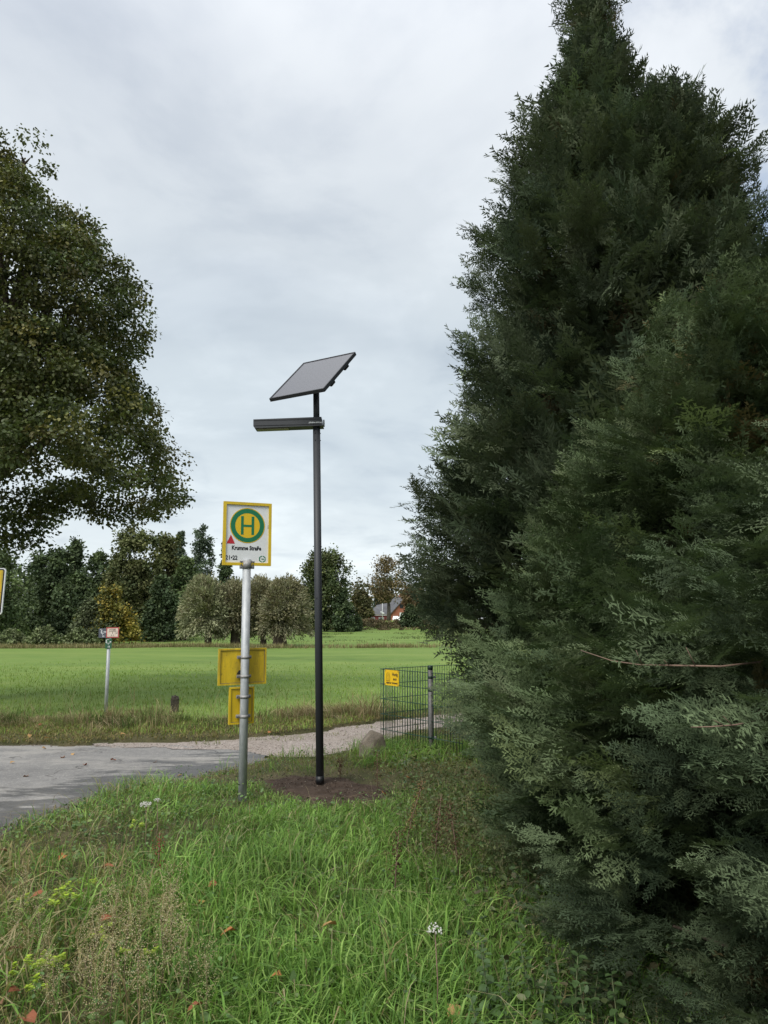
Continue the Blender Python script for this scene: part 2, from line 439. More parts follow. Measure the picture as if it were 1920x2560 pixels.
def pal(n, cols, jitter=0.12):
    cols = np.array(cols); c = cols[rng.integers(0, len(cols), n)]
    k = rng.random((n, 1)); c = c * k + cols[rng.integers(0, len(cols), n)] * (1 - k)
    return c * (1 + rng.normal(size=(n, 1)) * jitter)
def s01(x, a, b): return np.clip((x - a) / (b - a), 0, 1)
def in_poly(x, y, poly):
    x, y = np.asarray(x), np.asarray(y); r = np.zeros(x.shape, bool); n = len(poly)
    for k in range(n):
        (x0, y0), (x1, y1) = poly[k], poly[(k + 1) % n]
        if y0 == y1: continue
        c = ((y0 > y) != (y1 > y)) & (x < (x1 - x0) * (y - y0) / (y1 - y0) + x0)
        r ^= c
    return r
def edge_dist(x, y, line):
    d = np.full(np.shape(x), 1e9)
    for (x0, y0), (x1, y1) in zip(line[:-1], line[1:]):
        t = np.clip(((x - x0) * (x1 - x0) + (y - y0) * (y1 - y0)) / ((x1 - x0) ** 2 + (y1 - y0) ** 2), 0, 1)
        d = np.minimum(d, np.hypot(x - x0 - t * (x1 - x0), y - y0 - t * (y1 - y0)))
    return d
def text_mesh(s, size, bold=0.0, xs=1.0, shear=0.0, align='LEFT'):
    cu = bpy.data.curves.new('t', 'FONT'); cu.body = s; cu.size = size; cu.offset = bold; cu.shear = shear
    cu.align_x = align; cu.resolution_u = 3
    o = bpy.data.objects.new('t', cu); COL.objects.link(o)
    dg = bpy.context.evaluated_depsgraph_get()
    me = bpy.data.meshes.new_from_object(o.evaluated_get(dg))
    bpy.data.objects.remove(o); bpy.data.curves.remove(cu)
    co = np.zeros(len(me.vertices) * 3, np.float32); me.vertices.foreach_get('co', co); co = co.reshape(-1, 3)
    co[:, 0] *= xs
    out = np.stack([co[:, 0], np.zeros(len(co)), co[:, 1]], 1)
    me.vertices.foreach_set('co', out.astype(np.float32).ravel()); me.materials.clear(); me.update()
    return me
def lettering(s, size, x, y, z, m, parent, bold=0.0, xs=1.0, align='LEFT', fit=None, rotz=0.0):
    me = text_mesh(s, size, bold, xs, align=align)
    co = np.zeros(len(me.vertices) * 3, np.float32); me.vertices.foreach_get('co', co); co = co.reshape(-1, 3)
    if fit:                                                    # stretch to (width, cap height)
        lo, hi = co.min(0), co.max(0)
        co[:, 0] = (co[:, 0] - lo[0]) * fit[0] / (hi[0] - lo[0]) - (fit[0] / 2 if align == 'CENTER' else 0)
        co[:, 2] *= fit[1] / size / 0.72
        me.vertices.foreach_set('co', co.ravel()); me.update()
    o = link('lettering', me, m, parent); o.location = (x, y, z)
    return o

# ------------------------------------------------------------------ the lie of the land
ROAD_EDGE = [(-3.45, -4), (-3.40, 3), (-3.22, 5), (-3.03, 6.01), (-2.84, 6.64), (-2.64, 7.42), (-2.1, 7.95), (-1.69, 8.56), (-1.29, 9.12)]
ROAD = ROAD_EDGE + [(-1.62, 9.62), (-2.04, 10.02), (-2.86, 10.28), (-4.06, 10.38), (-5.4, 10.49), (-9, 10.7), (-18, 11.2), (-18, -4)]
TRACK_EDGE = [(-1.29, 9.12), (-0.8, 9.38), (-0.32, 9.93), (0.0, 10.55), (0.63, 11.72), (2.5, 13.0), (7, 14.6), (14, 16.2)]
TRACK = TRACK_EDGE + [(14, 18.4), (7, 16.6), (3, 14.7), (1.1, 13.64), (0, 12.81), (-0.4, 12.36), (-1.28, 11.34), (-2.1, 10.92), (-2.9, 10.62),
                      (-4.2, 10.5), (-4.1, 10.3), (-2.86, 10.2), (-2.04, 9.95), (-1.62, 9.58)]
SOIL = [(-1.36, 7.85), (-1.02, 8.12), (-0.43, 8.12), (0.08, 7.75), (0.2, 7.30), (-0.1, 6.85), (-0.40, 6.68), (-0.7, 6.80), (-1.05, 7.25)]
def wobble(poly, amp, step=0.12, seed=0):
    out = []
    for k in range(len(poly)):
        a, b = np.array(poly[k]), np.array(poly[(k + 1) % len(poly)])
        n = max(1, int(np.hypot(*(b - a)) / step)) if max(abs(a[0]), abs(b[0])) < 8 else 1
        for i in range(n):
            p = a + (b - a) * i / n
            out.append((p[0] + (vnoise(p[0], p[1], 2.6, seed) - .5) * amp, p[1] + (vnoise(p[0], p[1], 2.6, seed + 5) - .5) * amp))
    return out
ROADW, TRACKW, SOILW = wobble(ROAD, 0.22), wobble(TRACK, 0.30, seed=2), wobble(SOIL, 0.24, seed=4)
def hz(x, y):
    """height of the land"""
    x, y = np.asarray(x, float), np.asarray(y, float)
    h = (vnoise(x, y, 0.9) - .5) * 0.05 + (vnoise(x, y, 0.15, 3) - .5) * 0.10 * np.clip((y - 12) / 10, 0, 1)
    h = h - 0.10 * np.exp(-((y - 49.5 - x * 0.02) / 1.2) ** 2)                      # shallow ditch across the pasture
    h = h + 0.45 * np.clip((y - 55) / 60, 0, 1) ** 1.5
    bank = np.clip((y - 108 - x * 0.05) / 9, 0, 1); h = h + 1.40 * bank * bank * (3 - 2 * bank)
    return h

def grid_axis(lo, n0, n1, hi, fine, grow):
    a = list(np.arange(n0, n1 + 1e-6, fine)); s = fine
    while a[-1] < hi: s *= grow; a.append(a[-1] + s)
    s = fine
    while a[0] > lo: s *= grow; a.insert(0, a[0] - s)
    return np.array(a)
gx = grid_axis(-900, -4.5, 3.0, 900, 0.11, 1.07); gy = grid_axis(-60, 2.2, 14.0, 1400, 0.11, 1.055)
X, Y = np.meshgrid(gx, gy, indexing='ij')
Z = hz(X, Y)
sunk = in_poly(X, Y, ROADW) | in_poly(X, Y, TRACKW)
Z = np.where(sunk, Z * 0.2 - 0.12, Z)
nx, ny = X.shape
idx = np.arange(nx * ny).reshape(nx, ny)
GF = np.stack([idx[:-1, :-1], idx[1:, :-1], idx[1:, 1:], idx[:-1, 1:]], -1).reshape(-1, 4)
gm = np_mesh('ground', np.stack([X, Y, Z], -1).reshape(-1, 3), GF)
gm.materials.append(M['field']); gm.materials.append(M['verge'])
cxy = np.stack([X, Y], -1).reshape(-1, 2)[GF].mean(1)
near = (cxy[:, 1] < 12.1 + np.clip(cxy[:, 0] + 2.9, 0, 8) * 0.62 + (vnoise(cxy[:, 0], cxy[:, 1], 1.5, 33) - .5) * .5) & (cxy[:, 1] < 18)
gm.polygons.foreach_set('material_index', near.astype(np.int32)); gm.polygons.foreach_set('use_smooth', np.ones(len(GF), bool)); gm.update()
tag(link('ground', gm), kind='structure')

def sheet(name, poly, z, m, fine=0.13, amp=0.012, line=None, reach=1.5):
    P = np.array(poly); lo, hi = P.min(0), P.max(0)
    ax = np.arange(max(lo[0], -14), min(hi[0], 12), fine); ay = np.arange(max(lo[1], -3), min(hi[1], 18), fine)
    A, B = np.meshgrid(ax, ay, indexing='ij'); ii = np.arange(A.size).reshape(A.shape)
    F = np.stack([ii[:-1, :-1], ii[1:, :-1], ii[1:, 1:], ii[:-1, 1:]], -1).reshape(-1, 4)
    c = np.stack([A, B], -1).reshape(-1, 2)[F].mean(1)
    F = F[in_poly(c[:, 0], c[:, 1], poly)]
    H = z(A, B) if callable(z) else z + (vnoise(A, B, 1.7, 6) - .5) * amp
    me = np_mesh(name, np.stack([A, B, H], -1).reshape(-1, 3), F)
    if line is not None:
        e = me.attributes.new('damp_edge', 'FLOAT', 'POINT')
        d = edge_dist(A, B, line).ravel()
        e.data.foreach_set('value', (0.30 * np.clip(1 - d / reach, -0.22, 1)).astype(np.float32))
    me.polygons.foreach_set('use_smooth', np.ones(len(F), bool))
    return tag(link(name, me, m), kind='structure')
sheet('road', ROADW, -0.045, 'asphalt', 0.06, line=ROAD_EDGE)
sheet('gravel_track', TRACKW, lambda a, b: -0.040 + (vnoise(a, b, 1.3, 8) - .5) * 0.03 + (vnoise(a, b, 5, 1) - .5) * 0.012, 'gravel', 0.08)
sheet('soil_patch', SOILW, lambda a, b: hz(a, b) + 0.014 - .05 * (1 - s01(edge_dist(a, b, SOILW + SOILW[:1]), .0, .16)) + 0.015 * np.exp(-((a + .55) ** 2 / .5 + (b - 7.5) ** 2 / .3)) + (vnoise(a, b, 6, 2) - .5) * 0.035 + (vnoise(a, b, 17, 3) - .5) * 0.02, 'soil', 0.035)

# little stones: on the track and in the dug soil (nobody could count them)
OCT = np.array([(1, 0, 0), (-.9, .1, 0), (.1, .8, .1), (0, -.85, 0), (.05, 0, .6), (0, .1, -.5)], float)
OCF = np.array([(0, 2, 4), (2, 1, 4), (1, 3, 4), (3, 0, 4), (2, 0, 5), (1, 2, 5), (3, 1, 5), (0, 3, 5)])
def stones(name, poly, n, s0, s1, z, cols):
    P = np.array(poly); lo, hi = P.min(0), np.minimum(P.max(0), (7, 17)); lo = np.maximum(lo, (-5, 6))
    q = lo + rng.random((n * 3, 2)) * (hi - lo); q = q[in_poly(q[:, 0], q[:, 1], poly)][:n]
    k = len(q); S = s0 + (s1 - s0) * rng.random(k) ** 3
    d = rnd(k); d[:, 2] *= .2
    V, F, C = scatter(OCT, OCF, np.column_stack([q, z(q[:, 0], q[:, 1])]), frames(d, np.array([0, 0, 1.])), S, pal(k, cols, .15))
    return tag(link(name, np_mesh(name, V, F, C), 'dry'), kind='stuff')
stones('gravel', TRACKW, 12000, .004, .016, lambda a, b: -0.036 + (vnoise(a, b, 1.3, 8) - .5) * 0.03, [(.40, .36, .335), (.56, .53, .50), (.26, .23, .21), (.46, .39, .36)])
stones('soil_crumbs', SOILW, 1500, .003, .012, lambda a, b: hz(a, b) + 0.02 + 0.015 * np.exp(-((a + .55) ** 2 / .5 + (b - 7.5) ** 2 / .3)), [(.06, .04, .03), (.10, .07, .05), (.05, .034, .026), (.07, .05, .04), (.06, .042, .033), (.045, .03, .024), (.28, .24, .2)])

n = 9000; i = rng.integers(2, len(ROAD_EDGE) - 1, n); t = rng.random(n); A_ = np.array(ROAD_EDGE)
q = A_[i] * (1 - t[:, None]) + A_[i + 1 - (i + 1 >= len(A_))] * t[:, None] + rng.normal(size=(n, 2)) * .09 + np.array([-.06, .03])
b_ = np.column_stack([rng.uniform(-8, -2.6, n // 3), 10.42 + rng.normal(size=n // 3) * .06]); q = np.concatenate([q, b_])
q = q[in_poly(q[:, 0], q[:, 1], ROADW)]; k = len(q); d = rnd(k); d[:, 2] *= .2
V, F, C = scatter(OCT, OCF, np.column_stack([q, np.full(k, -.040)]), frames(d, np.array([0, 0, 1.])), .003 + .009 * rng.random(k) ** 3, pal(k, [(.16, .13, .10), (.25, .22, .18), (.09, .075, .06), (.20, .15, .10)], .15))
tag(link('road_edge_grit', np_mesh('road_edge_grit', V, F, C), 'dry'), 'loose grit and earth crumbs along the asphalt edge', 'grit', kind='stuff')

# ------------------------------------------------------------------ grass and herbs of the verge
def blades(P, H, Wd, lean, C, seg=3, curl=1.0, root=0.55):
    """arching blades: P (n,3) roots, H lengths, Wd widths, lean (n,2) direction with magnitude"""
    n = len(P); t = np.linspace(0, 1, seg + 1)
    mag = np.linalg.norm(lean, axis=1, keepdims=True); dr = lean / np.maximum(mag, 1e-6)
    side = np.stack([-dr[:, 1], dr[:, 0]], 1)
    a0 = rng.random((n, 1)) * 2 * PI                              # blades also turn about their own axis
    side3 = np.concatenate([side * np.cos(a0) * .5 + side * .5 + dr * np.sin(a0) * .35, rng.normal(size=(n, 1)) * .12], 1)
    V = np.zeros((n, 2 * seg + 1, 3)); K = np.zeros((n, 2 * seg + 1))
    for i, u in enumerate(t):
        bend = mag * curl * u ** 1.8
        c = np.concatenate([dr * H[:, None] * bend * .8, (H[:, None] * u) * np.clip(1 - .42 * bend * u, .15, 1)], 1) + P
        w = Wd[:, None] * (1 - .35 * u) * (1 if i else .7)
        if i < seg:
            V[:, 2 * i] = c - side3 * w / 2; V[:, 2 * i + 1] = c + side3 * w / 2
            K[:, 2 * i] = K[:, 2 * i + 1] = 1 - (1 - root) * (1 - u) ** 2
        else:
            V[:, 2 * seg] = c; K[:, 2 * seg] = 1.05
    tf = []
    for i in range(seg - 1):
        a = 2 * i; tf += [(a, a + 1, a + 3), (a, a + 3, a + 2)]
    tf.append((2 * seg - 2, 2 * seg - 1, 2 * seg))
    tf = np.array(tf)
    F = (tf[None] + (np.arange(n) * (2 * seg + 1))[:, None, None]).reshape(-1, 3)
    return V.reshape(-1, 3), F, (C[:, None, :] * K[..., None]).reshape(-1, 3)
def in_view(x, y, m=0.7): return (np.abs(x) < 0.545 * y + m)
def verge_pts(n, y0, y1, x0=-3.2, x1=1.9, m=0.5, edge=0.0):
    x = x0 + rng.random(n) * (x1 - x0); y = y0 + rng.random(n) * (y1 - y0)
    k = in_view(x, y, m) & ~in_poly(x, y, ROADW) & ~in_poly(x, y, TRACKW) & ~in_poly(x, y, SOILW) & (y < 11.0 + np.clip(x, -5, 5) * 1.3)
    return x[k], y[k]
GREEN = np.array([(.200, .355, .070), (.155, .295, .060), (.275, .420, .108), (.118, .230, .052)])
DRY = np.array([(.38, .31, .16), (.28, .23, .11), (.44, .38, .22), (.28, .28, .11)])
def tuft_field(n_tuft, per, y0, y1, h0, h1, w0, w1, dens, dryness, x0=-3.2, x1=1.9, spread=.05, lush=GREEN, m=0.5):
    x, y = verge_pts(n_tuft, y0, y1, x0, x1, m)
    k = rng.random(len(x)) < dens(x, y) * (.40 + .95 * vnoise(x, y, 1.3, 15)); x, y = x[k], y[k]; nt = len(x)
    ld = rng.normal(size=(nt, 2)) * .5 + np.stack([(vnoise(x, y, .8, 11) - .5) * 1.6, (vnoise(x, y, .8, 12) - .6) * 1.6], 1)
    th = h0 + (h1 - h0) * (vnoise(x, y, 1.1, 13) * .6 + rng.random(nt) * .4)
    sd_ = edge_dist(x, y, SOILW + SOILW[:1]); th = th * (.42 + .58 * s01(sd_, .0, .8))          # trodden short round the dug patch
    th = th * (.35 + .65 * s01(np.hypot(x + 1.3, (y - 6.75) * .8), .1, .55))                           # shorter round the sign pole
    tcol = lush[rng.integers(0, len(lush), nt)] * (.75 + .5 * vnoise(x, y, 1.6, 14))[:, None]
    dr = rng.random(nt) < dryness(x, y)
    tcol[dr] = DRY[rng.integers(0, len(DRY), dr.sum())]
    r = np.repeat(np.arange(nt), per); n = len(r)
    P = np.stack([x[r], y[r]], 1) + rng.normal(size=(n, 2)) * spread * 1.3
    ok = ~in_poly(P[:, 0], P[:, 1], SOILW) | (edge_dist(P[:, 0], P[:, 1], SOILW + SOILW[:1]) < .10 * rng.random(n))
    r, P = r[ok], P[ok]; n = len(r)
    one = rng.random(n) < .025 + .25 * dryness(P[:, 0], P[:, 1])
    C = tcol[r] * (1 + rng.normal(size=(n, 1)) * .16); C[one] = DRY[rng.integers(0, len(DRY), one.sum())]
    lean = ld[r] * .7 + rng.normal(size=(n, 2)) * .55
    H = th[r] * (.55 + .6 * rng.random(n))
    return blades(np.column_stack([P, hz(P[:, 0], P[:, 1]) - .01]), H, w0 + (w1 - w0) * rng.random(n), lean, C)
weedy = lambda x, y: s01(-x - .35 * (y - 3), .55, 1.15) * s01(6.2 - y, 0, 1.2)          # seeding weeds, lower left of the picture
shady = lambda x, y: s01(x - .05 - .12 * (6 - y), 0, .5)                                 # herbs towards the conifers
herby = lambda x, y: s01(-x - 1.0, 0, .4) * s01(y - 5.0, 0, .7) * s01(7.6 - y, 0, .5)        # dark herbs near the road edge
lush_d = lambda x, y: np.clip(1 - .74 * weedy(x, y) - .62 * shady(x, y) * (y < 8.2) - .7 * herby(x, y), .05, 1)
parts = [
    tuft_field(4700, 12, 2.6, 5.2, .15, .38, .006, .0135, lush_d, lambda x, y: .01 + .48 * weedy(x, y) + .08 * shady(x, y)),
    tuft_field(6000, 7, 2.6, 5.4, .06, .17, .004, .007, lambda x, y: .95, lambda x, y: .03 + .28 * weedy(x, y) + .1 * shady(x, y)),
    tuft_field(3400, 11, 5.2, 7.6, .12, .30, .005, .011, lush_d, lambda x, y: .02 + .15 * shady(x, y) + .25 * s01(-x - 1.9, 0, .6)),
    tuft_field(6600, 8, 5.2, 11.6, .05, .14, .004, .007, lambda x, y: .95, lambda x, y: .10 + .35 * s01(-edge_dist(x, y, ROAD_EDGE), -.35, 0) + .3 * s01(x + .3, 0, .8) * (y > 7.4),
               lush=np.array([(.18, .26, .05), (.14, .21, .045), (.21, .27, .07), (.23, .25, .07)])),
    tuft_field(900, 14, 7.8, 10.2, .14, .34, .005, .009, lambda x, y: np.where((x > -.35) & (y > 8.55), 1, .10), lambda x, y: .06),
]
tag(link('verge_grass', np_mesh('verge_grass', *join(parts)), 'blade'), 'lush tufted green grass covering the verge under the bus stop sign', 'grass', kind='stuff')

# broad leaf templates
LEAF = np.array([(0, 0, 0), (.30, .30, .05), (.72, .26, .02), (1, 0, -.10), (.72, -.26, .02), (.30, -.30, .05), (.5, 0, -.05)], float)
LEAFF = np.array([(0, 6, 1), (1, 6, 2), (2, 6, 3), (3, 6, 4), (4, 6, 5), (5, 6, 0)])
LEAF4 = np.array([(0, 0, 0), (.28, .36, .06), (.7, .27, .0), (1, 0, -.12), (.7, -.27, .0), (.28, -.36, .06)], float)
LEAF4F = np.array([(0, 1, 2), (0, 2, 3), (0, 3, 4), (0, 4, 5)])
QUAD = np.array([(0, 0, 0), (.45, .38, .08), (1, .03, -.06), (.55, -.36, .06)], float)
QUADF = np.array([(0, 1, 2), (0, 2, 3)])
def herb_cover(name, label, n, pick, h0, h1, s0, s1, cols, y0, y1, x0, x1, kind=LEAF, kf=LEAFF, stems=True):
    x, y = verge_pts(n, y0, y1, x0, x1, .6); k = rng.random(len(x)) < pick(x, y); x, y = x[k], y[k]; m = len(x)
    z = hz(x, y) + h0 + (h1 - h0) * rng.random(m) * (.4 + .9 * vnoise(x, y, 1.7, 21)) * (.12 + .88 * s01(edge_dist(x, y, ROAD_EDGE), .05, .5))
    d = rnd(m); d[:, 2] = d[:, 2] * .35 + .1; up = rnd(m) * .45 + np.array([0, 0, 1.])
    V, F, C = scatter(kind, kf, np.column_stack([x, y, z]), frames(d, up), s0 + (s1 - s0) * rng.random(m), pal(m, cols, .2))
    out = [(V, F, C)]
    if stems:
        q = rng.random(m) < .3
        out.append(blades(np.column_stack([x, y, hz(x, y)])[q], (z - hz(x, y))[q] * 1.1, np.full(q.sum(), .004), rng.normal(size=(q.sum(), 2)) * .3, pal(q.sum(), cols, .2) * .8, 2))
    return tag(link(name, np_mesh(name, *join(out)), 'leaf'), label, 'ground cover', kind='stuff')
herb_cover('leafy_herbs', 'low dark leafy herbs at the foot of the conifers', 15000, lambda x, y: shady(x, y) * (.35 + .65 * vnoise(x, y, 1.4, 30)), .02, .34, .020, .05,
           [(.065, .115, .040), (.085, .140, .048), (.050, .088, .032), (.105, .125, .050), (.105, .095, .050)], 2.8, 8.2, -.6, 2.0)
herb_cover('leafy_herbs', 'small herbs and clover growing among the grass by the road edge', 15000, lambda x, y: np.maximum(.18, .9 * herby(x, y) * (.4 + vnoise(x, y, 1.8, 31))), .01, .24, .014, .036,
           [(.085, .155, .050), (.12, .21, .06), (.062, .12, .042), (.15, .21, .07)], 3.0, 9.2, -3.2, .4)

herb_cover('broad_leaves', 'broad dandelion and dock leaves scattered through the near grass', 2600, lambda x, y: .2 + .6 * (vnoise(x, y, 2.2, 36) > .55), .01, .14, .025, .06,
           [(.10, .18, .05), (.12, .20, .055), (.08, .14, .045), (.15, .20, .06)], 2.8, 7.0, -3.0, 1.2)

# ------------------------------------------------------------------ solar street lamp
lamp = empty('solar_street_lamp', (-0.651, 7.665, 0), 'black solar street lamp with tilted panel standing in the dug soil patch', 'street lamp', rot=(0, RAD(-1.35), 0))
MB().tube([(0, 0, -.3), (0, 0, 3.79)], .040, 28).build('pole', 'anthracite', lamp)
MB().tube([(0, 0, 3.79), (0, 0, 4.22)], .034, 28).build('upper_pole', 'anthracite', lamp)
MB().tube([(0, 0, .02), (0, 0, .10)], .0425, 28).build('pole_collar', 'black', lamp)
arm = MB()
arm.prism([(-.665, 3.748), (.078, 3.760), (.066, 3.792), (.060, 3.858), (-.68, 3.846), (-.68, 3.770)], -.075, .075)
arm_o = arm.build('light_arm', 'anthracite', lamp)
MB().box((-.31, -.076, 3.834), (.72, .006, .006)).build('arm_groove', 'black', arm_o)
MB().box((-.31, -.077, 3.776), (.72, .005, .004)).build('arm_seam', 'black', arm_o)
led = MB()
for k in range(18): led.box((-.635 + k * .019, 0, 3.745 + k * .0003), (.015, .09, .012))
led.build('led_strip', 'led', arm_o)
MB().tube([(.074, -.0, 3.805), (.088, 0, 3.805)], .040, 20).build('end_cap', 'galv', arm_o)
lettering('photinus kommun', .030, -.075, -.0765, 3.790, 'white', arm_o, .0006, fit=(.145, .018))
for z in (3.69, 3.61, 1.9):
    MB().tube([(-.012, -.038, z), (-.014, -.0435, z)], .006, 10).build('screw', 'black', lamp)
    MB().tube([(.038, -.006, z), (.045, -.007, z)], .006, 10).build('screw', 'black', lamp)
lamp_base = Vector((-0.651, 7.665, 0))
lampM = Matrix.Translation(lamp_base) @ Matrix.Rotation(RAD(-1.35), 4, 'Y')
ya, ti = RAD(-29.35), RAD(44.5)
pc = Vector((-.789, 7.665, 4.361))
ex = Vector((cos(ya), sin(ya), 0)); ey = Vector((-sin(ya) * cos(ti), cos(ya) * cos(ti), sin(ti))); ezn = ex.cross(ey)
panel_m = lampM.inverted() @ Matrix.Translation(pc) @ Matrix((ex, ey, ezn)).transposed().to_4x4()
PW, PH, PT = .714, .871, .040
fr = MB()
for sx in (-1, 1): fr.box((sx * (PW / 2 - .006), 0, -PT / 2), (.012, PH, PT))
for sy in (-1, 1): fr.box((0, sy * (PH / 2 - .006), -PT / 2), (PW - .024, .012, PT))
pn = fr.build('solar_panel_frame', 'anthracite', lamp); pn.matrix_local = panel_m
MB().box((0, 0, -.012), (PW - .024, PH - .024, .012)).build('solar_glass', 'solar', pn)
for sy in (-.19, .19):
    MB().box((0, sy, -PT - .014), (PW * .98, .04, .028)).build('mounting_rail', 'black', pn)
    MB().tube([(PW / 2 - .05, sy - .02, -PT - .03), (PW / 2 - .05, sy + .02, -PT - .03)], .022, 12).build('rail_clamp', 'black', pn)
bk = MB(); bk.tube([(0.0, 0, 4.20), tuple((lampM.inverted() @ (pc - ezn * (PT + .02))))], .03, 12); bk.box((0, 0, 4.21), (.09, .09, .06), bev=.01)
bk.build('tilt_bracket', 'black', lamp)

# ------------------------------------------------------------------ bus stop sign
top = at(617, 1411, 7.006); base = np.array([-1.313, 7.006, 0])
lean_a = math.atan2(top[0] - base[0], top[2])
ZT = float(top[2])
bus = empty('bus_stop_sign', tuple(base), 'bus stop sign with green H emblem on a grey galvanised pole', 'bus stop sign', rot=(0, lean_a, RAD(24)))
pole = MB().tube([(0, 0, -.3), (0, 0, ZT + .05)], .0395, 32).build('pole', 'galv', bus)
PWD, PHT = .475, .62
zc = ZT + PHT / 2 - .012
yb = -.002
plate = MB().box((0, yb + .008, zc), (PWD - .03, .012, PHT - .03)).build('sign_plate', 'signwhite', bus)
fr = MB(); fw = .027
def mitre(mb, x0, x1, z0, z1, w, y0, y1, side):
    o = {'l': [(x0, z0), (x0 + w, z0 + w), (x0 + w, z1 - w), (x0, z1)], 'r': [(x1, z0), (x1, z1), (x1 - w, z1 - w), (x1 - w, z0 + w)],
         'b': [(x0, z0), (x1, z0), (x1 - w, z0 + w), (x0 + w, z0 + w)], 't': [(x0, z1), (x0 + w, z1 - w), (x1 - w, z1 - w), (x1, z1)]}[side]
    mb.prism(o, y0, y1)
for sd in 'lrbt':
    mb = MB(); mitre(mb, -PWD / 2, PWD / 2, zc - PHT / 2, zc + PHT / 2, fw, yb - .012, yb + .02, sd); mb.build('frame_bar', 'yellow', plate)
yf = yb + .002
em = (0.0, zc + .082)
def flat(name, m, build): mb = MB(); build(mb); return mb.build(name, m, plate)
def disc(mb, c, r, y0, y1, n=72): mb.prism([(c[0] + r * cos(2 * PI * k / n), c[1] + r * sin(2 * PI * k / n)) for k in range(n)], y0, y1)
flat('emblem_disc', 'yellow_clean', lambda b: disc(b, em, .174, yf - .0012, yf + .001))
flat('emblem_ring', 'signgreen', lambda b: b.ring(em, .122, .165, yf - .0024, yf - .0005))
flat('emblem_rim', 'yellow', lambda b: b.ring(em, .1695, .1712, yf - .0020, yf - .0005))
def hh(b):
    for s in (-1, 1): b.box((s * .052, yf - .0018, em[1]), (.026, .0016, .182))
    b.box((0, yf - .0018, em[1] - .003), (.0777, .0014, .022))
flat('emblem_letter_h', 'signgreen', hh)
flat('red_triangle', 'signred', lambda b: b.prism([(-.202, zc - .100), (-.120, zc - .100), (-.161, zc - .012)], yf - .0014, yf + .001))
lettering('Krumme Straße', .05, -.005, yf - .0012, zc - .158, 'ink', plate, .0022, fit=(.290, .040), align='CENTER')
lettering('21•22', .05, -.208, yf - .0012, zc - .255, 'ink', plate, .0016, fit=(.115, .041))
hexc = (.152, zc - .243)
def hexa(b):
    for k in range(6):
        a0, a1 = PI / 2 + k * PI / 3, PI / 2 + (k + 1) * PI / 3
        g0 = .12 if k in (0, 3) else 0.0; g1 = .12 if k in (2, 5) else 0.0
        pt = lambda r, t: (hexc[0] + r * (cos(a0) * (1 - t) + cos(a1) * t), hexc[1] + r * (sin(a0) * (1 - t) + sin(a1) * t))
        b.prism([pt(.027, g0), pt(.037, g0), pt(.037, 1 - g1), pt(.027, 1 - g1)][::-1], yf - .0014, yf + .001)
flat('hexagon_logo', 'signgreen', hexa)
lettering('VEJ', .016, hexc[0], yf - .0012, hexc[1] - .006, 'signgreen', plate, .0006, align='CENTER', fit=(.028, .012))
flat('small_print', 'ink', lambda b: b.box((.205, yf - .0006, zc + .075), (.003, .001, .035)))
# collar that carries the plate
clp = MB(); clp.tube([(0, 0, ZT - .045), (0, 0, ZT + .035)], .043, 32); cl = clp.build('top_clamp', 'galv_dark', bus)
for s in (-1, 1):
    MB().box((s * .057, -.006, ZT - .005), (.030, .014, .078), bev=.003).build('clamp_ear', 'galv_dark', cl)
    for dz in (-.028, 0, .026):
        MB().tube([(s * .058, -.012, ZT - .005 + dz), (s * .058, -.020, ZT - .005 + dz)], .0075, 6).build('bolt', 'bolt', cl)
def z_of(py): return float(at(611, py, 7.0)[2])
def back_plate(px0, px1, py0, py1, m, clamps):
    """a timetable case seen from behind, clamped to the far side of the pole"""
    k = 7.12 / FOC / cos(RAD(26))
    x0, x1 = (px0 - 612) * k * (.82 if px1 - px0 > 90 else .70), (px1 - 612) * k
    z1, z0 = z_of(py0), z_of(py1); Y0 = .062
    p = MB().box(((x0 + x1) / 2, Y0 + .022, (z0 + z1) / 2), (x1 - x0 - .01, .03, z1 - z0 - .01), bev=.004).build('timetable_case', m, bus)
    for sd in 'lrbt':
        mb = MB(); mitre(mb, x0, x1, z0, z1, .017, Y0 - .004, Y0 + .034, sd); mb.build('case_rim', m, p)
    for sd in 'lrbt':
        mb = MB(); mitre(mb, x0 + .017, x1 - .017, z0 + .017, z1 - .017, .004, Y0 + .003, Y0 + .010, sd); mb.build('rim_groove', 'bolt', p)
    for py in clamps:
        z = z_of(py)
        c = MB(); c.tube([(0, 0, z - .014), (0, 0, z + .014)], .0425, 28)
        c.box((-.055, .012, z), (.04, .010, .028), bev=.002); c.box((.052, .016, z), (.026, .010, .028), bev=.002)
        c.box((0, .048, z), (.13, .016, .028)); co = c.build('clamp', 'galv_dark', p)
        for bx in (-.066, -.050, .055): MB().tube([(bx, .009, z - .002), (bx, -.001, z - .002)], .006, 6).build('bolt', 'bolt', co)
    return p
p1 = back_plate(546, 663, 1621, 1713, 'yellow_dirty', (1643, 1691)); p1['label'] = 'larger dirty yellow timetable case seen from behind'
p2 = back_plate(570, 637, 1718, 1812, 'yellow', (1742, 1791)); p2['label'] = 'smaller bright yellow timetable case seen from behind'
MB().prism([(-.068, z_of(1686)), (-.03, z_of(1686)), (-.03, z_of(1676)), (-.045, z_of(1676))], .035, .055).build('black_wedge', 'black', p1)

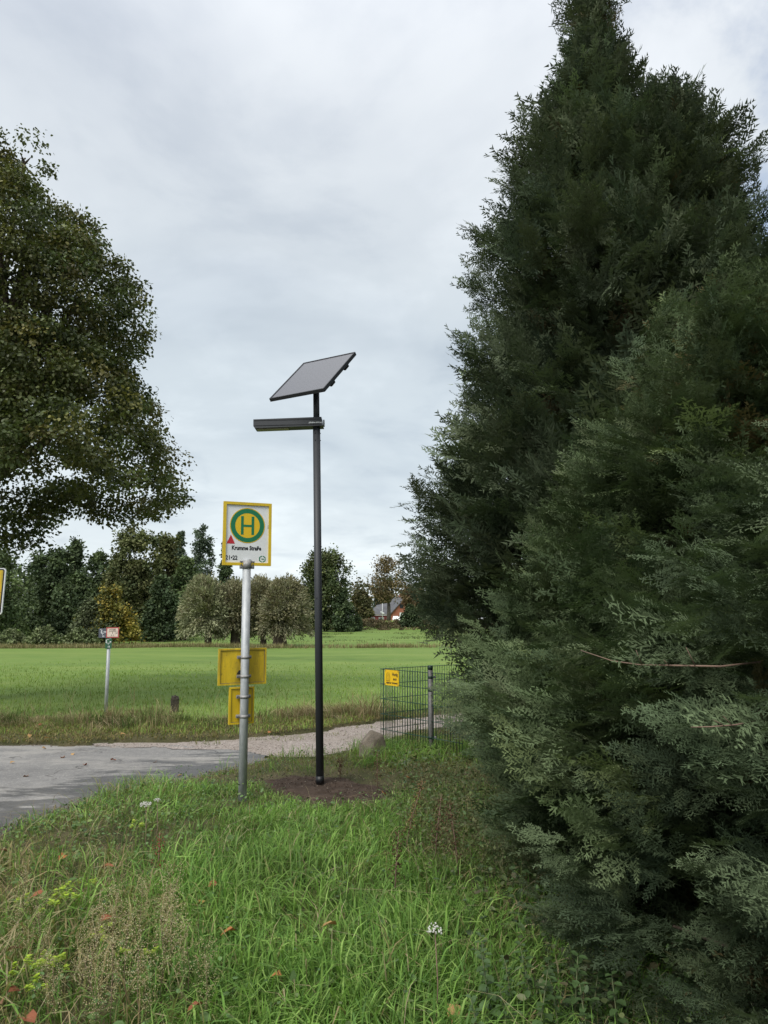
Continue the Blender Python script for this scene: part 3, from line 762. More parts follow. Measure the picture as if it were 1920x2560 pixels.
# ------------------------------------------------------------------ utility marker post beyond the road
ub = ground(264, 1792); ut = at(271, 1632, ub[1])
mk = empty('utility_marker_post', (ub[0], ub[1], hz(ub[0], ub[1])), 'thin grey post carrying three small utility plates at the pasture edge', 'marker post', rot=(0, math.atan2(ut[0] - ub[0], ut[2]), RAD(-6)))
MB().tube([(0, 0, -.2), (0, 0, ut[2] + .28)], .030, 16).build('pole', 'galv', mk)
def mplate(px0, px1, py0, py1, m, y=-.036, th=.004, name='plate', label=None):
    k = ub[1] / FOC; x0, x1 = (px0 - 272) * k, (px1 - 272) * k; z0, z1 = at(272, py1, ub[1])[2], at(272, py0, ub[1])[2]
    o = MB().box(((x0 + x1) / 2, y, (z0 + z1) / 2), (x1 - x0, th, z1 - z0), bev=.0015).build(name, m, mk)
    if label: o['label'] = label
    return o, x0, x1, z0, z1
g, x0, x1, z0, z1 = mplate(247, 268, 1573, 1597, 'plate_grey', label='slate blue plate with white S')
W_, H_ = x1 - x0, z1 - z0
lettering('S', .06, x0 + W_ * .28, -.040, z0 + H_ * .52, 'white', g, .002, fit=(.028, .048))
lettering('100', .04, x0 + W_ * .62, -.040, z0 + H_ * .55, 'white', g, .001, fit=(.048, .026))
MB().box((x0 + W_ * .50, -.0395, z0 + H_ * .47), (.058, .001, .006)).build('print_line', 'white', g)
MB().box((x0 + W_ * .50, -.0395, z0 + H_ * .37), (.006, .001, .032)).build('print_line', 'white', g)
MB().box((x0 + W_ * .28, -.0395, z0 + H_ * .88), (.04, .001, .006)).build('print_line', 'white', g)
lettering('15', .03, x0 + W_ * .50, -.040, z0 + H_ * .10, 'white', g, .001, fit=(.034, .024))
g, x0, x1, z0, z1 = mplate(267, 300, 1571, 1597, 'plate_red', y=-.044, label='cream hydrant plate with red border')
W_, H_ = x1 - x0, z1 - z0
MB().box(((x0 + x1) / 2, -.0462, (z0 + z1) / 2), (W_ - .040, .002, H_ - .036), bev=.0008).build('plate_face', 'plate_cream', g)
lettering('H100', .05, (x0 + x1) / 2, -.0480, z0 + H_ * .68, 'ink', g, .0008, align='CENTER', fit=(.115, .034))
MB().box(((x0 + x1) / 2, -.0478, z0 + H_ * .61), (.135, .001, .006)).build('print_line', 'ink', g)
MB().box(((x0 + x1) / 2, -.0478, z0 + H_ * .47), (.007, .001, .036)).build('print_line', 'ink', g)
lettering('1,2', .04, (x0 + x1) / 2 + .045, -.0480, z0 + H_ * .40, 'ink', g, .0006, fit=(.045, .032))
lettering('1,1', .04, (x0 + x1) / 2 - .02, -.0480, z0 + H_ * .17, 'ink', g, .0006, fit=(.04, .028))
g, x0, x1, z0, z1 = mplate(265, 282, 1599, 1624, 'plate_green', label='green plate with white S')
W_, H_ = x1 - x0, z1 - z0
lettering('S', .06, x0 + W_ * .08, -.040, z0 + H_ * .60, 'white', g, .002, fit=(.026, .045))
lettering('80', .03, x0 + W_ * .68, -.040, z0 + H_ * .62, 'white', g, .001, fit=(.030, .022))
MB().box((x0 + W_ * .5, -.0395, z0 + H_ * .55), (.062, .001, .006)).build('print_line', 'white', g)
MB().box((x0 + W_ * .48, -.0395, z0 + H_ * .47), (.006, .001, .03)).build('print_line', 'white', g)
MB().box((x0 + W_ * .35, -.0395, z0 + H_ * .92), (.045, .001, .006)).build('print_line', 'white', g)
lettering('13', .03, x0 + W_ * .45, -.040, z0 + H_ * .12, 'white', g, .001, fit=(.032, .028))

# ------------------------------------------------------------------ yellow place-name sign cut by the picture's left edge
tr, br = at(16.5, 1419, 12.3), at(5, 1536, 12.3)
hgt = float(np.hypot(tr[2] - br[2], tr[0] - br[0])); wid = 1.05
twn = empty('place_name_sign', (float(br[0]) - wid, 12.3, 0), 'yellow rectangular road sign with black border cut off at the picture edge', 'road sign', rot=(0, 0, 0))
bd = MB(); za = float(br[2])
R_ = Matrix.Rotation(math.atan2(tr[0] - br[0], tr[2] - br[2]), 3, 'Y')
def rr(w, h, r, n=6):
    out = []
    for cx, cz, a0 in ((w / 2 - r, h / 2 - r, 0), (-w / 2 + r, h / 2 - r, 90), (-w / 2 + r, -h / 2 + r, 180), (w / 2 - r, -h / 2 + r, 270)):
        out += [(cx + r * cos(RAD(a0 + 90 * k / n)), cz + r * sin(RAD(a0 + 90 * k / n))) for k in range(n + 1)]
    return out
def town_layer(w, h, r, y0, y1, name, m, par, dz=0.0):
    mb = MB(); mb.prism([(x, z + dz) for x, z in rr(w, h, r)], y0, y1); o = mb.build(name, m, par)
    return o
tp = town_layer(wid, hgt, .05, -.02, .01, 'sign_plate', 'signwhite', twn)
tp.location = (wid / 2 + float(tr[0] - br[0]) / 2, 0, za + hgt / 2); tp.rotation_euler = R_.to_euler()
town_layer(wid - .03, hgt - .03, .04, -.022, -.015, 'black_border', 'ink', tp)
town_layer(wid - .075, hgt - .075, .02, -.024, -.015, 'yellow_field', 'yellow_dirty', tp)
MB().box((0, -.0245, -.02), (wid - .08, .001, .008)).build('dividing_line', 'ink', tp)
for xx in (.12, wid * .55):
    MB().tube([(xx, .045, -.2), (xx, .045, za + hgt * .9)], .03, 14).build('post', 'galv', twn)

# ------------------------------------------------------------------ old fence stump in the tall grass
sb = ground(435, 1783); sz = float(hz(sb[0], sb[1]))
stp = at(435, 1741, sb[1])[2]
st = MB(); nr = 12; V, F = [], []
for i, z in enumerate((-.2, .05, .2, stp - sz - .04, stp - sz)):
    for k in range(nr):
        a = 2 * PI * k / nr; r = (.072 + .012 * sin(3 * a + 1) + .008 * random.random()) * (1 if i < 4 else .8)
        V.append((r * cos(a), r * sin(a), z + (random.uniform(-.04, .03) if i >= 3 else 0)))
for i in range(4):
    for k in range(nr): F.append((i * nr + k, i * nr + (k + 1) % nr, (i + 1) * nr + (k + 1) % nr, (i + 1) * nr + k))
F.append(tuple(4 * nr + k for k in range(nr))); st.add(V, F)
so = st.build('fence_stump', 'oldwood'); so.location = (sb[0], sb[1], sz)
tag(so, 'short dark rotten wooden post in the tall verge grass', 'post')

# ------------------------------------------------------------------ green mesh fence round the garden corner
FC = np.array([-.045, 10.15]); dB = np.array([.655, -.80]); dB = dB / np.hypot(*dB); dA = np.array([.74, .64]); dA = dA / np.hypot(*dA)
FH = 1.03
fence = empty('mesh_fence', (float(FC[0]), float(FC[1]), -.02), 'dark green double wire mesh fence round the garden corner', 'fence')
def rod(L, r, axis, name):
    p = [(0, 0, 0), (0, 0, L)] if axis == 'z' else [(0, 0, 0), (L, 0, 0)]
    return MB().tube(p, r, 6).mesh(name)
vw = rod(FH + .03, .0036, 'z', 'vertical_wire'); hw = rod(1.56, .0042, 'x', 'horizontal_wire')
for m_ in (vw, hw): m_.materials.append(M['wire'])
for dv in (dA, dB):
    ang = math.atan2(dv[1], dv[0])
    for k in range(32):
        o = link('vertical_wire', vw, None, fence); q = dv * (k * .05 + .004); o.location = (q[0], q[1], -.02)
    for r_ in range(6):
        for s in (-1, 1):
            o = link('horizontal_wire', hw, None, fence); nrm = np.array([-dv[1], dv[0]]) * .0055 * s
            o.location = (nrm[0], nrm[1], .03 + r_ * .2); o.rotation_euler = (0, 0, ang)
pp = ground(1078, 1888); po = np.array([pp[0], pp[1]]) - FC
pz = float(at(1075, 1664, pp[1])[2])
fp = MB().tube([(po[0], po[1], -.3), (po[0], po[1], pz - .03)], .030, 20).build('post', 'postgrey', fence)
MB().tube([(po[0], po[1], pz - .03), (po[0], po[1], pz + .022)], .033, 20).build('post_cap', 'cap', fp)
for z in (pz - .14, pz - .30, .22):
    MB().tube([(po[0], po[1], z), (po[0], po[1], z + .03)], .0335, 18).build('clamp_band', 'cap', fp)
    MB().box((po[0] + .05, po[1] + .015, z + .015), (.05, .02, .026), bev=.003).build('clamp_bracket', 'galv_dark', fp)
# small honey sign wired to the mesh
h0, h1 = .11, .405
hs = empty('honey_sign', (0, 0, 0), 'small yellow enamel sign advertising honey wired to the green fence', 'sign')
hm = FC + dB * (h0 + h1) / 2
nB = np.array([dB[1], -dB[0]])
if nB[1] > 0: nB = -nB
hs.location = (float(hm[0] + nB[0] * .016), float(hm[1] + nB[1] * .016), .905); hs.rotation_euler = (0, RAD(.6), math.atan2(dB[1], dB[0]))
sw, sh = h1 - h0, .205
mb = MB(); mb.prism(rr(sw, sh, .016), -.004, .004); hp = mb.build('sign_plate', 'honey', hs)
for cx, cz in ((-1, -1), (-1, 1), (1, -1), (1, 1)):
    MB().tube([(cx * (sw / 2 - .014), -.003, cz * (sh / 2 - .014)), (cx * (sw / 2 - .014), -.008, cz * (sh / 2 - .014))], .006, 8).build('wire_tie', 'bolt', hp)
for cx in (-1, 1):
    MB().tube([(cx * (sw / 2 - .014), -.004, sh / 2 - .014), (cx * (sw / 2 - .010), -.004, sh / 2 + .012), (cx * (sw / 2 - .018) + .02, -.004, sh / 2 + .045)], .0018, 5).build('wire_tie', 'wire', hp)
lettering('Honig', .06, .070, -.0052, .028, 'ink', hp, .0016, align='CENTER', fit=(.115, .044))
lettering('aus', .05, .068, -.0052, -.028, 'ink', hp, .0014, align='CENTER', fit=(.072, .038))
lettering('eigener Imkerei', .03, .006, -.0052, -.078, 'ink', hp, .0010, align='CENTER', fit=(.235, .028))
def skep(b):                                                   # line drawing of a straw bee skep
    n = 7
    for k in range(n):
        z = -.035 + k * .0165; hw_ = .036 * math.sqrt(max(.06, 1 - (k / (n - .3)) ** 2.6)) + .002
        b.tube([(-.075 - hw_, -.0046, z), (-.075 - hw_ * .5, -.0046, z - .004), (-.075, -.0046, z - .005), (-.075 + hw_ * .5, -.0046, z - .004), (-.075 + hw_, -.0046, z)], .0015, 5)
        if k < n - 1:
            h2 = .036 * math.sqrt(max(.06, 1 - ((k + 1) / (n - .3)) ** 2.6)) + .002
            for s in (-1, 1): b.tube([(-.075 + s * hw_, -.0046, z), (-.075 + s * (h2 + .004), -.0046, z + .009), (-.075 + s * h2, -.0046, z + .0165)], .0015, 5)
    b.box((-.075, -.0045, -.046), (.092, .001, .004))
mb = MB(); skep(mb); mb.build('skep_drawing', 'ink', hp)

# ------------------------------------------------------------------ boulder at the fence corner
import bmesh
bm = bmesh.new(); bmesh.ops.create_icosphere(bm, subdivisions=4, radius=1)
for v in bm.verts:
    c = v.co; k = 1 + .22 * (vnoise(c.x * 1.3 + c.z, c.y * 1.3 + c.z * .7, 1.4, 9) - .5) + .10 * (vnoise(c.x * 4 + c.z * 3, c.y * 4 - c.z, 1, 4) - .5)
    c *= k
    for fx, fy, fz, fd in ((-.8, -.5, .3, .72), (.5, -.8, .35, .70), (.1, -.3, .95, .66), (.9, .1, .4, .78), (-.6, .1, .8, .74)):
        fn = Vector((fx, fy, fz)).normalized(); ov = c.dot(fn) - fd
        if ov > 0: c -= fn * ov * .92
    c.x = max(-.8, min(.85, c.x)); c.z = min(c.z, .82 - .35 * c.x); c.x -= .20 * c.z * -1
    v.co = Vector((c.x * .19, c.y * .16, c.z * .26))
me = bpy.data.meshes.new('boulder'); bm.to_mesh(me); bm.free(); me.polygons.foreach_set('use_smooth', [True] * len(me.polygons))
bo = link('boulder', me, 'boulder'); q = ground(932, 1893); bo.location = (q[0], q[1], .10); bo.rotation_euler = (0, RAD(-6), RAD(20))
tag(bo, 'rough brown boulder lying by the fence corner beside the gravel track', 'boulder')

# ------------------------------------------------------------------ conifers on the right
def frond_templates(nvar, near=True):
    """flattened leylandii plumes: axis, side sprays, scale-leaf branchlets; x is the growth direction"""
    out = []
    for v in range(nvar):
        T, S = [], []                                            # triangles (3 points), shade
        Lp = 1.0
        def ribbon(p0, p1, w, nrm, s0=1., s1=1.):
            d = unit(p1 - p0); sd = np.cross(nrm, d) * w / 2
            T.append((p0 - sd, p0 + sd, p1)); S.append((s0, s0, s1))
        n_s = 15 if near else 11
        for i in range(n_s + 1):
            u = .08 + .92 * (i + rng.uniform(-.3, .3)) / n_s if i < n_s else 1.0
            p = np.array([u * Lp, .03 * sin(4 * u + 2 * v), -.20 * u * u + .04 * sin(5 * u + v)])
            sgn = 1 if i % 2 else -1
            L = (.44 * (1 - u) ** .8 + .09) * rng.uniform(.55, 1.3) if i < n_s else .16
            a = (RAD(rng.uniform(28, 55)) * sgn) if i < n_s else 0
            d = unit(np.array([cos(a), sin(a), rng.uniform(-.25, .14)]))
            nrm = unit(np.array([rng.uniform(-.25, .25), rng.uniform(-.3, .3), 1]))
            side = unit(np.cross(nrm, d)); bow = np.array([0, 0, -rng.uniform(.05, .30) * L]) + d[[1, 0, 2]] * np.array([1, 1, 0]) * rng.uniform(-.12, .12) * L
            pt = lambda t: p + d * L * t + bow * t * t
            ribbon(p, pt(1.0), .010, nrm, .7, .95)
            n_b = max(3, int(L / (.045 if near else .055)))
            for j in range(n_b):
                t = (j + rng.uniform(.3, .9)) / (n_b + .2); b0 = pt(t); s2 = 1 if j % 2 else -1
                l2 = (.13 * (1 - t) ** .6 + .03) * rng.uniform(.55, 1.3) * (1 if near else 1.25)
                dd = unit(d * rng.uniform(.55, 1.0) + side * s2 * rng.uniform(.4, .85) + nrm * rng.uniform(-.14, .14) + np.array([0, 0, -.06]))
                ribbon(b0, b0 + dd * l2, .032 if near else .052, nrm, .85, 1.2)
                if near:
                    sd2 = unit(np.cross(nrm, dd))
                    for w, s3 in ((rng.uniform(.25, .55), 1 if j % 3 else -1),):
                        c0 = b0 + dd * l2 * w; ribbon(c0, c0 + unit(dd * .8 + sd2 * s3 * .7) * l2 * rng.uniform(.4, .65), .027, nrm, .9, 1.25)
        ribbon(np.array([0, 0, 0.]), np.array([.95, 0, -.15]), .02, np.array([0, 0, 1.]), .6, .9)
        TV = np.array(T).reshape(-1, 3); out.append((TV, np.arange(len(TV)).reshape(-1, 3), np.array(S).ravel()))
    return out
def bough_objects(near, nvar=8, nf=8):
    """boughs: a main plume with side plumes behind it; x is the growth direction, about one unit long"""
    T = frond_templates(4, near); out = []
    for v in range(nvar):
        P, D, U, S, C = [], [], [], [], []
        for k in range(nf):
            back = (k / (nf - 1)) ** .9; sg = 1 if k % 2 else -1
            d = unit(np.array([1, sg * back * rng.uniform(.3, 1.1), -.38 * back + .10]) + rng.normal(size=3) * .22)
            z = .62 * rng.uniform(.7, 1.25) * (1 - .15 * back)
            P.append(np.array([.98 - z * .9 - back * .62, 0, -.05 * back]) + rng.normal(size=3) * np.array([.03, .06, .06])); D.append(d)
            U.append(np.array([.15, 0, 1]) + rng.normal(size=3) * .45); S.append(z); C.append(rng.uniform(.66, 1.28))
        P, D, U, S, C = map(np.array, (P, D, U, S, C)); w = np.arange(nf) % len(T); parts = []
        for t, (TV, TF, TS) in enumerate(T):
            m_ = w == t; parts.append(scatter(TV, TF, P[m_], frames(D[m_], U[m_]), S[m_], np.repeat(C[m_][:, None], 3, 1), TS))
        me = np_mesh('bough', *join(parts)); me.materials.append(M['scale'])
        out.append(bpy.data.objects.new('bough', me))
    return out
FROND_NEAR, FROND_FAR = bough_objects(True), bough_objects(False)
_groups = {}
def frond_nodes(T):
    """geometry nodes: one frond mesh on every point of the crown"""
    if T[0].name in _groups: return _groups[T[0].name]
    g = bpy.data.node_groups.new('fronds', 'GeometryNodeTree'); _groups[T[0].name] = g
    g.interface.new_socket('Geometry', in_out='INPUT', socket_type='NodeSocketGeometry'); g.interface.new_socket('Geometry', in_out='OUTPUT', socket_type='NodeSocketGeometry')
    N, L = g.nodes, g.links
    gi, go, ip = N.new('NodeGroupInput'), N.new('NodeGroupOutput'), N.new('GeometryNodeInstanceOnPoints')
    gti = N.new('GeometryNodeGeometryToInstance')
    for o in reversed(T):
        oi = N.new('GeometryNodeObjectInfo'); oi.inputs['Object'].default_value = o; oi.inputs['As Instance'].default_value = False
        L.new(oi.outputs['Geometry'], gti.inputs[0])
    def attr(nm, ty):
        a = N.new('GeometryNodeInputNamedAttribute'); a.data_type = ty; a.inputs['Name'].default_value = nm
        return a.outputs['Attribute']
    e2r = N.new('FunctionNodeEulerToRotation'); L.new(attr('turn', 'FLOAT_VECTOR'), e2r.inputs[0])
    L.new(gi.outputs[0], ip.inputs['Points']); L.new(gti.outputs[0], ip.inputs['Instance'])
    ip.inputs['Pick Instance'].default_value = True
    L.new(attr('kind_of_frond', 'INT'), ip.inputs['Instance Index']); L.new(e2r.outputs[0], ip.inputs['Rotation']); L.new(attr('size', 'FLOAT'), ip.inputs['Scale'])
    L.new(ip.outputs[0], go.inputs[0])
    return g
def radius_at(prof, z):
    p = np.array(sorted(prof)); return np.interp(z, p[:, 0], p[:, 1])
def conifer(name, label, axis, prof, n_branch, per, size, near, cols, tips, upness, zmin, face=True, lump=.16, seed=1, gap=1.0):
    ax, ay = axis; top_z = max(z for z, _ in prof)
    root = empty(name, (ax, ay, 0), label, 'conifer', 'conifers along the verge')
    MB().tube([(0, 0, -.2), (.03, 0, top_z * .35), (-.02, .03, top_z * .7), (0, 0, top_z * .96)], [.16, .12, .07, .012], 10).build('trunk', 'bark', root)
    zs = np.linspace(zmin, top_z, 200); wts = radius_at(prof, zs) + .12; wts /= wts.sum()
    n = n_branch
    z = rng.choice(zs, n, p=wts) + rng.normal(size=n) * .04
    th = rng.random(n) * 2 * PI
    if face:                                                    # most growth where the picture can see it
        a_c = math.atan2(-ay, -ax - 1.2); th = np.where(rng.random(n) < .88, a_c + rng.normal(size=n) * 1.05, th)
    lum = 1 + lump * (2 * vnoise(th * 2.0 * gap + 9, z * 1.5 * gap, 1.0, seed) - 1) + .08 * (2 * vnoise(th * 5, z * 4, 1.0, seed + 3) - 1)
    depth = np.where(rng.random(n) < .66, 1 - .16 * rng.random(n), .45 + .42 * rng.random(n))
    hollow = vnoise(th * 3.4 * gap, z * 2.4 * gap, 1.0, seed + 6) < .39                # dark hollows between the boughs
    depth = np.where(hollow & (depth > .8), depth * .62, depth)
    R = radius_at(prof, z) * lum * depth
    out = np.stack([np.cos(th), np.sin(th), np.zeros(n)], 1)
    up = upness * (.55 + .8 * rng.random(n)) + .55 * np.clip((z - top_z * .8) / (top_z * .2), 0, 1)
    d = unit(out + np.stack([rng.normal(size=n) * .3, rng.normal(size=n) * .3, up], 1))
    tipP = np.stack([R * np.cos(th), R * np.sin(th), z], 1)
    tone = .72 + .56 * vnoise(th * 2.2, z * 1.5, 1.0, seed + 8)
    bcol = pal(n, cols, .10) * tone[:, None]
    fresh = (rng.random(n) < tips) & (depth > .8); bcol[fresh] = pal(fresh.sum(), [(.19, .24, .105), (.165, .22, .105), (.15, .20, .115)], .1)
    inner = depth < .62; bcol[inner & (rng.random(n) < .5)] *= np.array([1.25, .8, .7])
    pass
    k = n; sz = size * (.7 + .6 * rng.random(n)); dd = d
    P = tipP - d * sz[:, None] * .95
    U = np.array([0, 0, 1.]) + rnd(n) * .35 + out * .3
    C = bcol
    ok = np.linalg.norm(tipP + np.array([ax, ay, -EYE]), axis=1) > 2.6           # no bough within arm's reach of the viewer
    P, dd, U, sz, C, k = P[ok], dd[ok], U[ok], sz[ok], C[ok], int(ok.sum())
    T = FROND_NEAR if near else FROND_FAR
    Rm = frames(dd, U); sy_ = np.hypot(Rm[:, 0, 0], Rm[:, 1, 0])
    eul = np.stack([np.arctan2(Rm[:, 2, 1], Rm[:, 2, 2]), np.arctan2(-Rm[:, 2, 0], sy_), np.arctan2(Rm[:, 1, 0], Rm[:, 0, 0])], 1)
    me = bpy.data.meshes.new('crown'); me.vertices.add(k); me.vertices.foreach_set('co', P.astype(np.float32).ravel())
    for nm, ty, fld, val in (('turn', 'FLOAT_VECTOR', 'vector', eul), ('size', 'FLOAT', 'value', sz), ('kind_of_frond', 'INT', 'value', rng.integers(0, len(T), k)),
                             ('tint', 'FLOAT_VECTOR', 'vector', np.clip(C, .004, 1))):
        me.attributes.new(nm, ty, 'POINT').data.foreach_set(fld, np.ascontiguousarray(val, np.int32 if ty == 'INT' else np.float32).ravel())
    me.update()
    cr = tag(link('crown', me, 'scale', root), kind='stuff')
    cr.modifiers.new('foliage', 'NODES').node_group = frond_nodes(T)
    # limbs
    lm = MB()
    for i in rng.integers(0, n, 70):
        a = tipP[i] * .75; s0 = np.array([0, 0, max(.2, a[2] - .6 * np.hypot(a[0], a[1]))])
        lm.tube([s0, (s0 + a) / 2 + np.array([0, 0, -.06]), a], [.028, .018, .006], 5, False)
    lm.build('limbs', 'bark', root)
    return root
def edge_prof(axis, pts, pad=0.0, side=-1):
    """profile (z, radius) from outline pixels of the photograph, taken at the tree's own distance"""
    out = []
    for px, py in pts:
        q = at(px, py, axis[1]); out.append((float(q[2]), max(.05, float((q[0] - axis[0]) * side) + pad)))
    return out
BLUE = [(0.0869, 0.118, 0.0669), (0.1102, 0.14, 0.081), (0.0657, 0.092, 0.0546), (0.1039, 0.126, 0.0686)]
MIDG = [(0.0933, 0.132, 0.0634), (0.1208, 0.162, 0.0757), (0.07, 0.104, 0.0528), (0.1102, 0.138, 0.0704)]
axT = (2.85, 8.9)
pT = edge_prof(axT, [(1455, -20), (1425, 70), (1395, 150), (1340, 240), (1285, 330), (1235, 460), (1185, 560), (1145, 680), (1130, 820), (1085, 960), (1025, 1070), (970, 1200), (945, 1320),
                     (1030, 1440), (1095, 1560), (1150, 1680), (1165, 1800), (1185, 1880)], .10)
pT = [(float(at(1490, -70, 8.9)[2]), .05)] + pT
conifer('leylandii_tree', 'tallest dark conifer whose narrow spire reaches the top of the picture', axT, pT, 1350, 7, .72, False, BLUE, .05, .75, .2, seed=1, lump=.19, gap=1.3)
axS = (3.62, 8.6)
pS = [(8.7, .12), (8.5, .45), (8.2, .75), (7.8, .95), (7.2, 1.25), (6.2, 1.5), (5.0, 1.65), (3, 1.8), (.5, 1.7)]
conifer('leylandii_tree', 'broad-topped dark conifer beside the tall spire', axS, pS, 620, 7, .74, False, BLUE, .05, .75, 4.0, seed=5, lump=.2, gap=1.1)
axA = (2.50, 5.9)
pA = [(4.5, .05), (4.2, .20), (3.8, .42), (3.3, .80), (2.7, 1.25), (1.9, 1.62), (1.2, 1.74), (.6, 1.70), (.15, 1.62)]
conifer('leylandii_bush', 'mid green conifer growing in front of the tall spire', axA, pA, 900, 7, .60, True, MIDG, .08, .70, .12, seed=11, lump=.13, gap=1.3)
axB = (2.32, 4.45)
pB = [(4.0, .1), (3.65, .42), (3.1, .85), (2.5, 1.2), (1.9, 1.52), (1.3, 1.70), (.7, 1.76), (.1, 1.72)]
conifer('leylandii_bush', 'fresh green conifer with long feathery shoots at the right picture edge', axB, pB, 1050, 7, .50, True, MIDG, .08, .62, .08, seed=17, lump=.26, gap=1.4)
axC = (2.30, 2.95)
pC = [(3.0, .2), (2.4, .85), (1.8, 1.28), (1.2, 1.52), (.7, 1.52), (.25, 1.48), (.02, 1.42)]
conifer('leylandii_bush', 'blue-green conifer foliage spilling over the lower right corner', axC, pC, 1000, 7, .34, True, [(.104, .146, .078), (.132, .176, .092), (.078, .114, .062)], .04, .45, .0, seed=23, lump=.26, gap=1.5)
# bare twigs sticking out of the conifer face
def twig(pts_px, Ys, r0, side_px, label):
    P = [at(x, y, d) for (x, y), d in zip(pts_px, Ys)]
    mb = MB(); n = len(P); mb.tube(P, list(np.linspace(r0 * .45, r0, n)), 6)
    for (x0, y0, x1, y1, d) in side_px: mb.tube([at(x0, y0, d), at(x1, y1, d - .02)], [r0 * .5, r0 * .25], 5)
    tag(mb.build('bare_twig', 'twig'), label, 'twig')
twig([(1452, 1626), (1530, 1652), (1600, 1662), (1700, 1664), (1800, 1666), (1900, 1655)], [2.95, 2.75, 2.6, 2.45, 2.4, 2.75], .0038,
     [(1605, 1662, 1590, 1625, 2.59), (1738, 1665, 1715, 1618, 2.42), (1672, 1663, 1660, 1650, 2.48)], 'long bare reddish twig curving out of the conifer foliage')
twig([(1727, 1818), (1775, 1817), (1840, 1812), (1900, 1800)], [2.3, 2.25, 2.3, 2.7], .0032,
     [(1812, 1815, 1785, 1800, 2.27), (1830, 1813, 1808, 1790, 2.29)], 'short pale broken twigs sticking out of a dark gap in the conifers')

# ------------------------------------------------------------------ broadleaved trees
def limbs_of(root, base_z, fork_z, r0, ends, m, n_sub=0, lean=(0, 0)):
    tk = MB(); tk.tube([(0, 0, -.3), (lean[0] * .3, lean[1] * .3, base_z), (lean[0] * .6, lean[1] * .6, fork_z)], [r0 * 1.25, r0, r0 * .85], 12)
    tk.build('trunk', m, root)
    lb = MB()
    s = np.array([lean[0] * .6, lean[1] * .6, fork_z])
    for e in ends:
        e = np.array(e); mid = (s + e) / 2 + rng.normal(size=3) * np.linalg.norm(e - s) * .06; mid[2] += .05 * np.linalg.norm(e - s)
        k = np.linalg.norm(e - s); lb.tube([s, mid, e], [r0 * .42, r0 * .24, r0 * .05], 7, False)
        for _ in range(n_sub):
            a = mid + (e - mid) * rng.random(); b = a + rng.normal(size=3) * min(k * .06, .18)
            lb.tube([a, (a + b) / 2, b], [r0 * .10, r0 * .07, r0 * .02], 5, False)
    return tag(lb.build('limbs', m, root), kind='stuff')
def foliage(centres, radii, per, tmpl, size, cols, tonef=.3, droop=.0, flat=1.0, shell=.55):
    n = len(centres); r = np.repeat(np.arange(n), per); k = len(r)
    o = unit(rnd(k)) * (shell + (1 - shell) * rng.random((k, 1))) ** 1.0 * rng.random((k, 1)) ** .35
    o[:, 2] *= flat
    P = centres[r] + o * radii[r][:, None]
    tone = 1 + tonef * rng.normal(size=(n, 1)).clip(-1.6, 1.6)
    C = pal(n, cols, .08)[r] * tone[r] * (1 + rng.normal(size=(k, 1)) * .16)
    d = unit(o + rnd(k) * .7); d[:, 2] -= droop
    U = rnd(k) * .55 + np.array([0, 0, 1.]) * .7 + o * .5
    return scatter(tmpl[0], tmpl[1], P, frames(d, U), size * (.7 + .6 * rng.random(k)), C)
# the great linden on the left
axL = (-9.0, 15.5)
pL = edge_prof(axL, [(30, 395), (110, 430), (160, 490), (240, 500), (290, 560), (330, 650), (358, 760), (375, 860), (415, 905), (418, 960), (390, 1010), (425, 1080), (468, 1140), (455, 1220), (425, 1265)], -.45, 1)
zt = float(at(-60, 368, 15.5)[2])
pL = [(zt, 1.2)] + pL + [(4.25, 3.6), (4.0, 3.0)]
lin = empty('linden_tree', (axL[0], axL[1], 0), 'huge olive green linden crown filling the upper part beside the open sky', 'tree')
nb = 900
zz_ = rng.uniform(4.45, zt, nb * 3); rr_ = radius_at(pL, zz_); keep = rng.random(len(zz_)) < rr_ / rr_.max(); zz_, rr_ = zz_[keep][:nb], rr_[keep][:nb]; nb = len(zz_)
thL = np.where(rng.random(nb) < .75, rng.normal(size=nb) * 1.0 - .7, rng.random(nb) * 2 * PI)
dep = np.where(rng.random(nb) < .62, .86 + .14 * rng.random(nb), .35 + .5 * rng.random(nb))
lumL = 1 + .20 * (2 * vnoise(thL * 2.2, zz_ * .8, 1, 41) - 1)
cL = np.stack([rr_ * dep * lumL * np.cos(thL), rr_ * dep * lumL * np.sin(thL), zz_ - .25 * dep], 1)
LIND = [(0.0786, 0.0948, 0.0274), (0.101, 0.1122, 0.0324), (0.0583, 0.0773, 0.0249), (0.1178, 0.1097, 0.0324), (0.0696, 0.0973, 0.0324)]
fl = foliage(cL, .34 + .28 * rng.random(nb), 128, (LEAF4, LEAF4F), .074, LIND, .25, .35, .62)
lo_c = np.array([at(px, py, 15.0) - np.array([axL[0], axL[1], 0]) for px, py in ((20, 1330), (60, 1320), (110, 1310), (30, 1290), (90, 1285), (265, 1290), (300, 1280), (10, 1370), (390, 1275), (150, 1270), (200, 1262), (330, 1262), (240, 1268), (-20, 1345), (50, 1350), (80, 1345), (-30, 1300), (60, 1275), (0, 1250), (30, 1235), (100, 1240), (160, 1240), (120, 1268))])
fl2 = foliage(lo_c, np.full(len(lo_c), .50), 190, (LEAF4, LEAF4F), .074, LIND, .2, .35, .62)
tag(link('crown', np_mesh('crown', *join([fl, fl2])), 'leaf', lin), kind='stuff')
limbs_of(lin, 1.8, 4.4, .34, [cL[i] * np.array([.82, .82, .97]) for i in rng.integers(0, nb, 150) if cL[i][2] > 6.3][:60], 'bark', 5)

